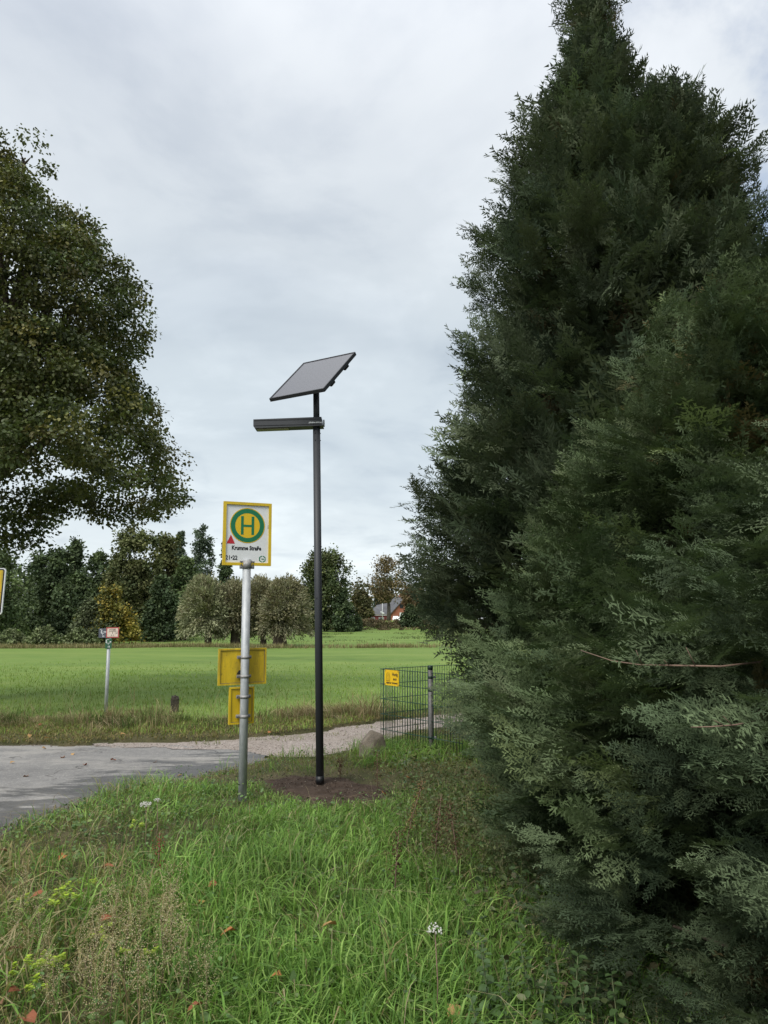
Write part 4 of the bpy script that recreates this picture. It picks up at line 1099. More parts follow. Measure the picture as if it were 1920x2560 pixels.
def far_tree(name, label, px, py_top, D, half_px, py_base=None, cols=None, nclump=46, per=150, leaf=.26, squash=.9, trunk_r=.25, crown_from=.18, cat='tree', group=None, shape='round', seedy=0, tone=.28, bark='bark', fork=None):
    x = float(at(px, 1500, D)[0]); z0 = float(hz(x, D)); top = float(at(px, py_top, D)[2]); H = top - z0; Rw = half_px * D / FOC
    root = empty(name, (x, D, z0), label, cat, group)
    n = nclump; u = rng.random(n)
    zlo = H * crown_from
    z = zlo + (H - zlo) * (.04 + .93 * rng.random(n))
    t = (z - zlo) / (H - zlo)
    if shape == 'round': prof_ = np.sqrt(np.clip(1 - ((t - .42) / .60) ** 2, .03, 1))
    elif shape == 'poplar': prof_ = np.clip(1 - np.abs(t - .35) / .68, .08, 1) ** .7
    elif shape == 'cone': prof_ = np.clip(1.02 - t, .04, 1)
    else: prof_ = np.clip(1.05 - t ** 2.2, .15, 1)                   # bushy to the ground
    th = np.where(rng.random(n) < .7, -PI / 2 + rng.normal(size=n) * 1.0, rng.random(n) * 2 * PI)
    rr2 = np.sqrt(rng.random(n)) * .82; q = Rw * prof_ * rr2
    c = np.stack([q * np.cos(th) , q * np.sin(th) * .8, z], 1)
    rad = Rw * (.24 + .16 * rng.random(n)) * (.55 + .45 * prof_) * (1.35 if shape == 'poplar' else 1)
    f = foliage(c, rad * 1.2, per, (QUAD, QUADF), leaf, cols, tone, .1, squash, .12)
    tag(link('crown', np_mesh('crown', *f), 'far_leaf', root), kind='stuff')
    k = rng.integers(0, n, 16)
    limbs_of(root, H * .12, (fork or H * .24), trunk_r, c[k] * np.array([.9, .9, .97]), bark, 2)
    return root
DK = [(0.07, 0.1, 0.0487), (0.09, 0.1201, 0.0557), (0.0567, 0.0834, 0.0434)]
MG = [(0.1, 0.138, 0.0612), (0.1242, 0.1621, 0.0684), (0.0794, 0.1138, 0.054)]
OL = [(0.1057, 0.1234, 0.0511), (0.1291, 0.1367, 0.0585), (0.0822, 0.1034, 0.0475), (0.1438, 0.1501, 0.0622)]
GREY = [(0.1069, 0.1426, 0.0967), (0.1355, 0.1676, 0.1153), (0.0856, 0.1176, 0.0856)]
WG = 'trees of the wood behind the pasture'
far_tree('wood_tree', 'mid green tree at the end of the wood under the linden crown', -20, 1368, 56, 120, cols=MG, nclump=110, per=130, group=WG, crown_from=.04, shape='bush')
far_tree('wood_tree', 'dark green tree left of the pointed tree in the wood', 128, 1372, 64, 85, cols=DK, nclump=80, per=130, group=WG, crown_from=.05)
far_tree('wood_tree', 'slim pointed dark tree rising above its neighbours in the wood', 184, 1346, 70, 42, cols=DK, nclump=110, per=60, group=WG, crown_from=.05, shape='poplar')
far_tree('wood_tree', 'lower dark tree between the pointed tree and the big olive tree', 250, 1382, 70, 72, cols=DK, nclump=70, per=120, group=WG, crown_from=.05)
far_tree('wood_tree', 'big rounded olive brown tree, tallest of the wood beside the bus stop sign', 335, 1318, 64, 82, cols=OL, nclump=100, per=150, group=WG, crown_from=.05)
far_tree('wood_tree', 'olive tree leaning against the tallest rounded tree of the wood', 418, 1338, 68, 58, cols=OL, nclump=70, per=130, group=WG, crown_from=.06)
far_tree('wood_tree', 'fresh green tree showing between the olive tree and the willows', 462, 1396, 66, 45, cols=MG, nclump=60, per=120, group=WG, crown_from=.06)
far_tree('wood_tree', 'dark tree trunk side filling the gap below the olive tree', 405, 1440, 62, 60, cols=DK, nclump=70, per=130, group=WG, crown_from=.03, shape='bush')
far_tree('wood_tree', 'dark shaded tree behind the yellowing bush', 190, 1440, 61, 95, cols=DK, nclump=90, per=130, group=WG, crown_from=.02, shape='bush')
far_tree('poplar_tree', 'narrow grey-green poplar, left one of the distant pair', 446, 1326, 96, 26, cols=GREY, nclump=120, per=60, leaf=.3, group='distant poplars', shape='poplar', crown_from=.1)
far_tree('poplar_tree', 'tall broad grey-green poplar next to the bus stop sign', 500, 1312, 96, 40, cols=GREY, nclump=130, per=70, leaf=.28, group='distant poplars', shape='round', crown_from=.1)
far_tree('poplar_tree', 'dark slim poplar partly hidden behind the bus stop sign', 562, 1350, 92, 28, cols=DK, nclump=120, per=60, leaf=.3, group='distant poplars', shape='poplar', crown_from=.05)
far_tree('yellowing_bush', 'bush with yellow autumn leaves at the edge of the wood', 282, 1468, 55.5, 84, cols=[(0.1812, 0.1812, 0.0493), (0.1232, 0.1377, 0.0493), (0.2392, 0.2102, 0.0551), (0.1015, 0.116, 0.0493), (0.29, 0.2175, 0.0435)], nclump=80, per=120, leaf=.2, crown_from=.02, shape='bush', cat='bush')
far_tree('elder_bush', 'grey-green bush in front of the dark wood below the yellow bush', 232, 1505, 54.5, 66, cols=[(0.1015, 0.1232, 0.0653), (0.1232, 0.1421, 0.0754), (0.0798, 0.0986, 0.0522)], nclump=60, per=120, leaf=.2, crown_from=.0, shape='bush', cat='bush')
for px_, top_, half_, lb in ((120, 1572, 52, 'low bramble hedge mound nearest the picture edge along the pasture'), (205, 1576, 48, 'low bramble hedge mound just behind the utility marker post'), (35, 1580, 48, 'low bramble mound at the far end of the hedge below the wood')):
    far_tree('bramble_bush', lb, px_, top_, 51.5, half_, cols=[(0.1276, 0.1595, 0.0725), (0.1015, 0.1334, 0.0609), (0.1522, 0.1769, 0.0899)], nclump=46, per=130, leaf=.17, crown_from=0, shape='bush', cat='bush', group='bramble mounds', trunk_r=.05)

# pollard willows
def willow(label, px_tr, px, py_top, half_px, D, tr_px, cols):
    x = float(at(px_tr, 1600, D)[0]); z0 = float(hz(x, D)); top_ = float(at(px, py_top, D)[2]) - z0; R_w = half_px * D / FOC; dx = (px - px_tr) * D / FOC
    root = empty('pollard_willow', (x, D, z0), label, 'tree', 'pollard willows')
    hw_ = tr_px * D / FOC / 2; hk = 1.35
    tk = MB(); V = [(0, 0, -.3), (.02, 0, .1), (dx * .03, 0, .7), (dx * .06, 0, hk - .2), (dx * .08, 0, hk + .2), (dx * .1, 0, hk + .45)]
    tk.tube(V, [hw_ * 1.35, hw_ * 1.1, hw_ * .95, hw_ * 1.15, hw_ * 1.25, hw_ * .5], 14)
    tk.build('trunk', 'bark', root)
    n = 420; th = rng.random(n) * 2 * PI; sp = np.sqrt(rng.random(n))
    tipx = dx + R_w * sp * np.cos(th); tipy = R_w * sp * np.sin(th) * .9
    tz = hk + .1 + (top_ - hk) * (1 - .85 * sp ** 2.4) * (.86 + .12 * rng.random(n)); low = rng.random(n) < .22; tz[low] = .55 + rng.random(low.sum()) * 1.2
    tipx[low] = dx + R_w * np.cos(th[low]) * (.75 + .25 * rng.random(low.sum()))
    wands = MB(); parts = []
    per = 56; t = rng.random((n, per)) ** .7; base_ = np.stack([np.full(n, dx * .1) + .25 * hw_ * np.cos(th), .25 * hw_ * np.sin(th), np.full(n, hk + .3)], 1)
    tip = np.stack([tipx, tipy, tz], 1); mid = base_ * .45 + tip * .55; mid[:, 2] += .28 * (tip[:, 2] - base_[:, 2]).clip(0.3, 2) + .2
    tt = t[..., None]; Pp = (1 - tt) ** 2 * base_[:, None] + 2 * tt * (1 - tt) * mid[:, None] + tt ** 2 * tip[:, None]
    dirv = 2 * (1 - tt) * (mid - base_)[:, None] + 2 * tt * (tip - mid)[:, None]
    P = Pp.reshape(-1, 3) + rnd(n * per) * .13; d = unit(dirv.reshape(-1, 3)) + rnd(n * per) * .35
    C = pal(n, cols, .1)[np.repeat(np.arange(n), per)] * (1 + rng.normal(size=(n * per, 1)) * .18)
    NAR = np.array([(0, 0, 0), (.5, .17, .02), (1, 0, 0), (.5, -.17, .02)])
    f = scatter(NAR, QUADF, P, frames(d, rnd(n * per)), .22 * (.7 + .6 * rng.random(n * per)), C)
    tag(link('crown', np_mesh('crown', *f), 'far_leaf', root), kind='stuff')
    for i in range(0, n, 4): wands.tube([base_[i], mid[i], tip[i] * .97 + base_[i] * .03], [.035, .022, .008], 4, False)
    tag(wands.build('wands', 'bark_grey', root), kind='stuff')
WC = [(0.2664, 0.28, 0.1563), (0.2131, 0.2278, 0.1243), (0.3197, 0.336, 0.2043), (0.2043, 0.1867, 0.1137)]
WC2 = [(0.2096, 0.1904, 0.1137), (0.2522, 0.2427, 0.1509), (0.1776, 0.1643, 0.0959), (0.2754, 0.28, 0.1776)]
willow('silvery pollard willow at the left end of the row', 520, 506, 1438, 62, 51.5, 17, WC)
willow('pollard willow half hidden behind the bus stop pole', 588, 584, 1452, 58, 52.5, 24, WC2)
willow('thin-trunked pollard willow between the bus stop pole and the thick willow', 658, 645, 1440, 60, 53, 15, WC2)
willow('thick-trunked pollard willow at the right end of the row', 699, 712, 1442, 70, 51.5, 33, WC2)

# trees and bushes beyond the pasture, right of the lamp post
far_tree('field_tree', 'large dark green tree behind the solar lamp pole', 815, 1376, 104, 80, cols=[(0.0725, 0.0986, 0.0435), (0.0928, 0.116, 0.0493), (0.058, 0.0812, 0.0391), (0.1131, 0.1247, 0.0493)], nclump=130, per=130, leaf=.32, crown_from=.03)
far_tree('field_tree', 'dark lower tree grown into the large tree behind the lamp pole', 858, 1470, 102, 42, cols=DK, nclump=60, per=120, leaf=.3, crown_from=.0, shape='bush')
far_tree('field_tree', 'brownish green tree behind the red kiosk', 905, 1478, 150, 34, cols=[(0.0986, 0.0957, 0.0435), (0.1189, 0.1073, 0.0493), (0.0783, 0.0812, 0.0406)], nclump=60, per=110, leaf=.42, crown_from=.03)
sp_ = far_tree('field_tree', 'open brownish tree with visible trunk in front of the far house', 972, 1392, 128, 62, cols=[(0.174, 0.1305, 0.0667), (0.1421, 0.1131, 0.058), (0.1958, 0.1522, 0.0725), (0.1232, 0.1044, 0.0522)], nclump=105, per=48, leaf=.30, crown_from=.30, fork=3.0, trunk_r=.34, bark='bark_grey')
far_tree('field_tree', 'brown leaved tree above the brick gable', 1030, 1470, 180, 38, cols=[(0.1377, 0.0957, 0.0522), (0.116, 0.0899, 0.0493), (0.1595, 0.1131, 0.058)], nclump=60, per=100, leaf=.5, crown_from=.3)
far_tree('spruce_tree', 'small dark blue spruce left of the grey roof', 941, 1493, 196, 12, cols=[(0.0377, 0.0609, 0.0493), (0.0493, 0.0725, 0.058)], nclump=44, per=90, leaf=.5, crown_from=.05, shape='cone')
far_tree('field_bush', 'dark bush on the bank in front of the brick gable', 1026, 1513, 112, 30, cols=DK, nclump=50, per=120, leaf=.28, crown_from=0, shape='bush', cat='bush')
far_tree('field_bush', 'dark bush at the foot of the large tree beside the red kiosk', 893, 1541, 106, 22, cols=DK, nclump=40, per=110, leaf=.26, crown_from=0, shape='bush', cat='bush')
far_tree('field_bush', 'dark tree partly hidden by the edge of the tall conifer', 1078, 1460, 118, 40, cols=DK, nclump=60, per=110, leaf=.3, crown_from=0, shape='bush', cat='bush')
# distant wood: one mass
n = 1500; xw = rng.uniform(-150, 190, n); yw = rng.uniform(225, 260, n)
topw = 8.5 + 4.0 * vnoise(xw, xw * 0, .05, 3) + 2 * vnoise(xw, xw * 0, .25, 8)
cw = np.stack([xw, yw, 2 + topw * rng.random(n)], 1)
f = foliage(cw, np.full(n, 2.4), 44, (QUAD, QUADF), .95, [(0.0725, 0.0928, 0.0493), (0.0928, 0.1015, 0.0551), (0.0638, 0.0783, 0.0464), (0.1087, 0.0957, 0.0522)], .2)
tag(link('distant_wood', np_mesh('distant_wood', *f), 'far_leaf'), 'distant mixed wood closing the view behind the far buildings', 'wood', kind='stuff')
n = 420; xw = rng.uniform(-75, -20, n); yw = rng.uniform(68, 80, n); cw = np.stack([xw, yw, rng.random(n) * 7.0], 1)
f = foliage(cw, np.full(n, 1.3), 90, (QUAD, QUADF), .42, DK, .2)
tag(link('undergrowth', np_mesh('undergrowth', *f), 'far_leaf'), 'dark undergrowth filling the inside of the wood', 'undergrowth', kind='stuff')
# scrub on the bank below the buildings
n = 800; xw = rng.uniform(-12, 26, n); yw = 107.5 + xw * .05 + rng.random(n) * 8.5
cw = np.stack([xw, yw, hz(xw, yw) + .0 + .18 * rng.random(n)], 1)
f = foliage(cw, np.full(n, .48), 46, (QUAD, QUADF), .24, [(0.1276, 0.1131, 0.058), (0.1522, 0.1232, 0.0667), (0.1015, 0.1015, 0.0522), (0.116, 0.087, 0.0522)], .25, flat=.6)
tag(link('bank_scrub', np_mesh('bank_scrub', *f), 'far_leaf'), 'brownish scrub on the bank in front of the far house', 'scrub', kind='stuff')

# ------------------------------------------------------------------ far house, kiosk, poles, car
zb = 1.95
def px_x(px, D): return float(at(px, 1540, D)[0])
def py_z(py, D): return float(at(960, py, D)[2])
D = 190.0
hx0, hx1 = px_x(979, D), px_x(1051, D); gw = hx1 - hx0; eave, ridge = py_z(1533, D), py_z(1493, D)
hr = RAD(12)
house = empty('brick_house', ((hx0 + hx1) / 2, D, zb), 'red brick house with steep grey roof far across the pasture', 'house', rot=(0, 0, hr))
e_, r_ = eave - zb, ridge - zb; hl = 15.0; hw2 = gw / 2 / cos(hr)
wl_ = MB(); wl_.prism([(-hw2, 0), (hw2, 0), (hw2, e_), (0, r_), (-hw2, e_)], 0, hl); wl_.build('wall', 'brick', house)
sl = math.atan2(r_ - e_, hw2)
for s in (-1, 1):
    Rm = Matrix.Rotation(-s * -sl if s < 0 else sl, 3, 'Y')
    mid = Vector((s * (hw2 / 2 + .15), hl / 2 - .1, (e_ + r_) / 2 + .06)); L = math.hypot(hw2, r_ - e_) + .75
    Rm = Matrix.Rotation(s * sl, 3, 'Y')
    MB().box(mid, (L, hl + .5, .16), Rm).build('roof_slope', 'slate', house)
# lower wing with its own roof, left of the gable
wing = MB(); wing.prism([(-hw2 - 4.6, 0), (-hw2 - .02, 0), (-hw2 - .02, e_ - .2), (-hw2 - 4.6, e_ - .2)], 3.0, 12.0); wing.build('wing_wall', 'brick', house)
wr = MB(); wr.add([(-hw2 - 5.0, 2.6, e_ - .25), (-hw2 + .6, 2.6, e_ - .25), (-hw2 + 2.2, 6.5, r_ - 1.0), (-hw2 - 2.6, 6.5, r_ - 1.9), (-hw2 - 5.0, 12.4, e_ - .25), (-hw2 + .6, 12.4, e_ - .25)],
                  [(0, 1, 2, 3), (0, 3, 4), (4, 3, 2, 5), (0, 4, 5, 1)]); wr.build('wing_roof', 'slate', house)
MB().box((-hw2 + 2.6, -.06, 1.55), (.95, .06, 1.2)).build('advert_plate', 'white', house)
MB().box((-hw2 + 3.75, -.06, 1.45), (1.2, .06, .9)).build('advert_plate', 'blueplate', house)
for wx in (-1.2, 1.3): MB().box((wx, -.05, r_ * .62), (.9, .08, 1.0)).build('window', 'window', house)
MB().box((0.4, 9, r_ + .25), (.6, .6, 1.2)).build('chimney', 'brick', house)

D = 155.0
kx0, kx1 = px_x(910, D), px_x(973, D); kz = py_z(1537, D) - zb
ki = empty('red_kiosk', ((kx0 + kx1) / 2, D, zb - .1), 'long low red flat-roofed building with two pale windows across the pasture', 'building')
kw = kx1 - kx0
MB().box((.45, 2, kz / 2), (kw - .95, 4, kz)).build('wall', 'redpaint', ki)
MB().box((-kw / 2 + .42, 2, kz / 2 - .04), (.9, 4.1, kz - .1)).build('side_wall', 'cream', ki)
MB().box((0, 1.95, kz + .04), (kw + .15, 4.4, .12)).build('roof', 'signwhite', ki)
for cx in (-.95, 1.0):
    w_ = MB().box((cx, -.03, kz * .42), (1.15, .06, .62)).build('window', 'greywall', ki); MB().box((cx, -.065, kz * .40), (.5, .02, .5)).build('pane', 'window', w_)
for vx, h_ in ((-1.75, .35), (-1.45, .62), (-1.15, .38), (-.75, .7)):
    v = MB(); v.tube([(vx, 2.0, kz + .1), (vx, 2.0, kz + .1 + h_ * .6), (vx, 2.0, kz + .1 + h_ * .65), (vx, 2.0, kz + .1 + h_)], [.09, .09, .15, .10], 10); v.build('roof_vent', 'signwhite', ki)
D = 150.0
for px_, tp_, lb, globes in ((911, 1508, 'thin white flagpole at the left end of the red kiosk', 0), (956, 1507, 'white pole with lamp globes in front of the red kiosk', 3)):
    x = px_x(px_, D); fpz = py_z(tp_, D) - zb
    fo = empty('flagpole', (x, D, zb - .1), lb, 'pole')
    MB().tube([(0, 0, 0), (0, 0, fpz)], [.07, .045], 8).build('mast', 'signwhite', fo)
    for k in range(globes):
        a = k * 2.1 - PI / 2; gz = py_z(1532, D) - zb + (.0 if k else .22)
        bm = bmesh.new(); bmesh.ops.create_uvsphere(bm, u_segments=10, v_segments=8, radius=.16); me = bpy.data.meshes.new('lamp_globe'); bm.to_mesh(me); bm.free()
        o = link('lamp_globe', me, 'signwhite', fo); o.location = (.26 * (k - 1), -.1, gz)
D = 165.0
cx = px_x(995, D)
car = empty('parked_car', (cx, D, 1.42), 'white parked car beside the red kiosk across the pasture', 'car', rot=(0, 0, RAD(78)))
b = MB(); b.prism([(-2.0, .35), (2.0, .35), (2.05, .75), (1.95, .98), (1.1, 1.05), (.55, 1.50), (-1.2, 1.55), (-1.9, 1.05), (-2.05, .8)], -.85, .85); b.build('body', 'carwhite', car)
b = MB(); b.prism([(-1.55, 1.05), (.95, 1.05), (.45, 1.44), (-1.1, 1.48)], -.87, .87); b.build('side_windows', 'window', car)
for wx in (-1.25, 1.3):
    for wy in (-.8, .8): MB().tube([(wx, wy - .1, .33), (wx, wy + .1, .33)], .33, 16).build('wheel', 'tyre', car)
D = 200.0
gx0, gx1 = px_x(1040, D), px_x(1085, D)
gb = empty('grey_shed', ((gx0 + gx1) / 2, D, zb), 'pale grey building right of the brick gable, half hidden by the conifer', 'building')
gh = py_z(1514, D) - zb
mb = MB(); mb.prism([(-2.6, 0), (2.6, 0), (2.6, gh * .8), (0, gh), (-2.6, gh * .8)], 0, 8); mb.build('wall', 'greywall', gb)
mb = MB(); mb.prism([(-2.8, gh * .8 - .02), (0, gh + .04), (2.8, gh * .8 - .02), (2.8, gh * .8 + .12), (0, gh + .18), (-2.8, gh * .8 + .12)], -.2, 8.2); mb.build('roof', 'slate', gb)
MB().box((-1.0, -.04, 1.3), (1.4, .06, 2.4)).build('door', 'cream', gb)

# ------------------------------------------------------------------ pasture and far verge vegetation
def far_ok(x, y): return ~in_poly(x, y, ROADW) & ~in_poly(x, y, TRACKW) & in_view(x, y, 1.5)
n = 52000; y = 11.0 + 20 * (1 - np.sqrt(rng.random(n))); x = rng.uniform(-1, 1, n) * (.56 * y + 1.5)
k = far_ok(x, y) & (y > 11.9 + np.clip(x, -3, 9) * .75); x, y = x[k], y[k]; n = len(x)
tone = (.72 + .56 * vnoise(x, y, .35, 50) + .25 * (vnoise(x, y, 1.7, 51) - .5))[:, None]
C = pal(n, [(.195, .290, .060), (.220, .315, .066), (.165, .250, .053), (.245, .300, .080)], .14) * tone
f = blades(np.column_stack([x, y, hz(x, y) - .01]), .05 + .075 * rng.random(n) * (.5 + vnoise(x, y, .8, 52)), .006 + .0007 * y, rng.normal(size=(n, 2)) * .5, C, 2, root=1.0)
tag(link('pasture_grass', np_mesh('pasture_grass', *f), 'blade'), 'short green pasture grass', 'grass', kind='stuff')
# mown strip between road and tall grass: yellowish short turf
n = 75000; y = rng.uniform(10.3, 13.6, n); x = rng.uniform(-8.5, 5, n)
fe = 10.62 + np.clip((x + 2.9), 0, 9) * .62
k = far_ok(x, y) & (y > fe - .25) & (y < fe + 2.0) & (rng.random(n) < .45 + .65 * vnoise(x, y, 1.2, 60)); x, y = x[k], y[k]; n = len(x)
C = pal(n, [(.20, .22, .06), (.25, .22, .08), (.15, .19, .05), (.32, .25, .12), (.27, .19, .10)], .15)
f = blades(np.column_stack([x, y, hz(x, y) - .01]), .03 + .06 * rng.random(n), .012 + .009 * rng.random(n), rng.normal(size=(n, 2)) * .8, C, 2)
tag(link('mown_verge', np_mesh('mown_verge', *f), 'blade'), 'short yellowish mown strip along the far edge of the road', 'grass', kind='stuff')
# tall flopped grass between strip and pasture
nt = 900; x = rng.uniform(-8.5, 4.0, nt); y = 12.35 + np.clip(x + 2.9, 0, 9) * .45 + rng.normal(size=nt) * .45
k = far_ok(x, y) & (rng.random(nt) < .10 + 1.0 * vnoise(x, y, .9, 61) ** 1.6); x, y = x[k], y[k]; nt = len(x)
per = 34; r = np.repeat(np.arange(nt), per); n = len(r)
dry = rng.random(nt) < np.clip(.35 + 1.1 * (vnoise(x, y, .7, 62) - .45) + .3 * (np.abs(x + 3.9) < .7), .08, .9)
base_c = np.where(dry[:, None], pal(nt, [(.32, .26, .14), (.40, .34, .20), (.23, .19, .10)], .1), pal(nt, [(.12, .19, .055), (.155, .22, .065), (.095, .15, .045)], .1))
ld = np.stack([rng.normal(size=nt) * .35 + .45 * np.where(dry, -1, 1) * (vnoise(x, y, .6, 63) > .35), rng.normal(size=nt) * .3 - .15], 1)
mixd = rng.random(n) < .22
C = base_c[r] * (1 + rng.normal(size=(n, 1)) * .18); C[mixd] = pal(mixd.sum(), [(.30, .26, .15), (.22, .18, .09)])
P = np.stack([x[r], y[r]], 1) + rng.normal(size=(n, 2)) * .09
hgt_ = (.08 + .50 * vnoise(x, y, 1.1, 64) ** 1.3 * rng.uniform(.5, 1.25, nt))[r] * (.5 + .7 * rng.random(n))
f1 = blades(np.column_stack([P, hz(P[:, 0], P[:, 1]) - .01]), hgt_, .007 + .006 * rng.random(n), ld[r] + rng.normal(size=(n, 2)) * .35, C, 3)
ns = 380; i = rng.integers(0, nt, ns); P = np.stack([x[i], y[i]], 1) + rng.normal(size=(ns, 2)) * .1
f2 = blades(np.column_stack([P, hz(P[:, 0], P[:, 1])]), rng.uniform(.40, .70, ns), np.full(ns, .007), ld[i] * .6 + rng.normal(size=(ns, 2)) * .25, pal(ns, [(.32, .26, .15), (.25, .19, .11)], .1), 3)
tag(link('tall_verge_grass', np_mesh('tall_verge_grass', *join([f1, f2])), 'dry'), 'tall flopped straw and green grass between road and pasture', 'grass', kind='stuff')
# rough strips across the pasture by the ditch and under the wood
n = 26000; x = rng.uniform(-32, 30, n); y = 49.0 + x * .02 + rng.normal(size=n) * .9
k = rng.random(n) < .15 + .85 * (vnoise(x, y, .35, 70) > .42); x, y = x[k], y[k]; n = len(x)
C = pal(n, [(.27, .23, .115), (.21, .20, .085), (.16, .18, .065), (.33, .27, .15)], .15)
f = blades(np.column_stack([x, y, hz(x, y) - .02]), .18 + .35 * rng.random(n), .03 + .02 * rng.random(n), rng.normal(size=(n, 2)) * .5, C, 2)
tag(link('rough_grass_strip', np_mesh('rough_grass_strip', *f), 'dry'), 'rough straw-coloured grass strip along the ditch in front of the willows', 'grass', kind='stuff')
n = 1600; x = rng.uniform(-25, 25, n); y = rng.uniform(56, 100, n); k = vnoise(x, y, .22, 71) > .62; x, y = x[k], y[k]; r = np.repeat(np.arange(len(x)), 10); n = len(r)
P = np.stack([x[r], y[r]], 1) + rng.normal(size=(n, 2)) * .35
f = blades(np.column_stack([P, hz(P[:, 0], P[:, 1]) - .02]), .10 + .2 * rng.random(n), np.full(n, .05), rng.normal(size=(n, 2)) * .5, pal(n, [(.062, .085, .03), (.10, .11, .04)], .15), 2)
tag(link('pasture_tussocks', np_mesh('pasture_tussocks', *f), 'dry'), 'scattered dark tussocks on the far pasture', 'grass', kind='stuff')

# ------------------------------------------------------------------ single plants in the verge
def plant_base(px, py, hgt):
    """where a plant stands whose middle appears at this pixel"""
    q = ground(px, py, hgt * .5); return float(q[0]), float(q[1])
def seed_weed(seed, H):
    g = np.random.default_rng(seed); parts = []
    st = MB(); st.tube([(0, 0, -.02), (g.normal() * .02, g.normal() * .02, H * .5), (g.normal() * .05, g.normal() * .05, H)], [.004, .003, .0015], 5)
    BV, BF, BC = [], [], []
    n = 46; zz = H * (.25 + .75 * g.random(n)); th = g.random(n) * 2 * PI; L = H * (.42 - .28 * zz / H) * g.uniform(.7, 1.2, n)
    P = np.column_stack([np.zeros((n, 2)), zz]); d = np.column_stack([np.cos(th), np.sin(th)])
    c = np.array([(.17, .15, .07)]).repeat(n, 0) * g.uniform(.7, 1.3, (n, 1))
    global rng
    keep_, rng = rng, g
    parts.append(blades(P, L, np.full(n, .003), d * 1.0, c, 2))
    per = 11; r = np.repeat(np.arange(n), per); k = len(r); t = g.random(k) ** .6
    Q = P[r] + np.column_stack([d[r] * (L[r] * t ** 1.5 * .62)[:, None], L[r] * t * .85]) + g.normal(size=(k, 3)) * .018
    cc = np.array([(.52, .46, .25), (.40, .34, .18), (.36, .38, .15), (.60, .55, .36)])[g.integers(0, 4, k)] * g.uniform(.7, 1.2, (k, 1))
    parts.append(scatter(OCT, OCF, Q, frames(g.normal(size=(k, 3)), g.normal(size=(k, 3))), g.uniform(.005, .010, k), cc))
    m = 40; zl = H * .75 * g.random(m); tl = g.random(m) * 2 * PI
    parts.append(blades(np.column_stack([np.zeros((m, 2)), zl]), g.uniform(.04, .09, m), np.full(m, .006), np.column_stack([np.cos(tl), np.sin(tl)]) * 1.1, np.array([(.12, .13, .05), (.20, .16, .08)])[g.integers(0, 2, m)] * g.uniform(.7, 1.2, (m, 1)), 2))
    rng = keep_
    return st.mesh('stem'), np_mesh('seed_heads', *join(parts))
WEED = [seed_weed(s, 1.0) for s in (1, 2, 3)]
wpos = [(290, 2330, .42), (395, 2300, .46), (330, 2420, .46), (225, 2390, .40), (400, 2400, .44), (470, 2420, .38), (280, 2480, .42), (200, 2440, .36), (350, 2290, .34), (430, 2350, .40),
        (250, 2520, .36), (370, 2490, .40), (60, 2260, .34), (110, 2330, .34), (45, 2360, .32), (150, 2500, .34), (520, 2480, .34), (100, 2420, .3)]
for i, (px, py, hh_) in enumerate(wpos):
    x, y = plant_base(px, py, hh_)
    o = empty('seeding_weed', (x, y, float(hz(x, y))), 'thin dry weed with pale brown seed heads in the lower left verge', 'weed', 'dry seeding weeds in the verge', rot=(random.uniform(-.1, .1), random.uniform(-.12, .12), random.uniform(0, 6)))
    o.scale = (hh_,) * 3
    a, b_ = WEED[i % 3]; link('stem', a, 'twig', o); link('seed_heads', b_, 'dry', o)
def spurge_mesh(seed):
    g = np.random.default_rng(seed); parts = []; n = 6
    LS = LEAF * np.array([1, 1.25, 1])
    for k in range(n):
        a = g.random() * 2 * PI; r = .05 * g.random() + (0 if k == 0 else .03); c = np.array([r * cos(a), r * sin(a), .14 + .10 * g.random()])
        m = 11; th = np.linspace(0, 2 * PI, m, endpoint=False) + g.random(m) * .3
        d = np.column_stack([np.cos(th), np.sin(th), g.uniform(.1, .5, m)])
        parts.append(scatter(LS, LEAFF, np.repeat(c[None], m, 0) + np.column_stack([np.zeros((m, 2)), g.uniform(-.02, .01, m)]), frames(d, np.array([0, 0, 1.])), g.uniform(.018, .030, m), np.array([(.34, .46, .045)]) * g.uniform(.75, 1.2, (m, 1))))
        m = 10; zl = g.uniform(.02, .9, m); th = g.random(m) * 2 * PI
        d = np.column_stack([np.cos(th), np.sin(th), g.uniform(-.1, .4, m)])
        parts.append(scatter(LEAF, LEAFF, c[None] * zl[:, None], frames(d, np.array([0, 0, 1.])), g.uniform(.015, .028, m), np.array([(.16, .26, .045)]) * g.uniform(.75, 1.2, (m, 1))))
    st = MB()
    st.tube([(0, 0, -.02), (.005, 0, .1), (0, .01, .16)], [.004, .003, .002], 5)
    return st.mesh('stem'), np_mesh('leaves', *join(parts))
SP = [spurge_mesh(s) for s in (5, 6)]
for i, (px, py) in enumerate([(85, 2420), (130, 2405), (50, 2270), (180, 2225), (345, 2085), (100, 2440), (140, 2430), (255, 2345), (310, 2385), (375, 2385), (85, 2480), (145, 2245), (125, 2290), (230, 2215), (40, 2430), (165, 2260)]):
    x, y = plant_base(px, py, .22)
    o = empty('spurge_plant', (x, y, float(hz(x, y)) + .02), 'small spurge plant with bright lime green leaf whorls in the verge', 'plant', 'lime green spurge plants in the verge', rot=(0, 0, i * 1.7))
    o.scale = (random.uniform(.5, .8),) * 3
    a, b_ = SP[i % 2]; link('stem', a, 'stem', o); link('leaves', b_, 'leaf', o)
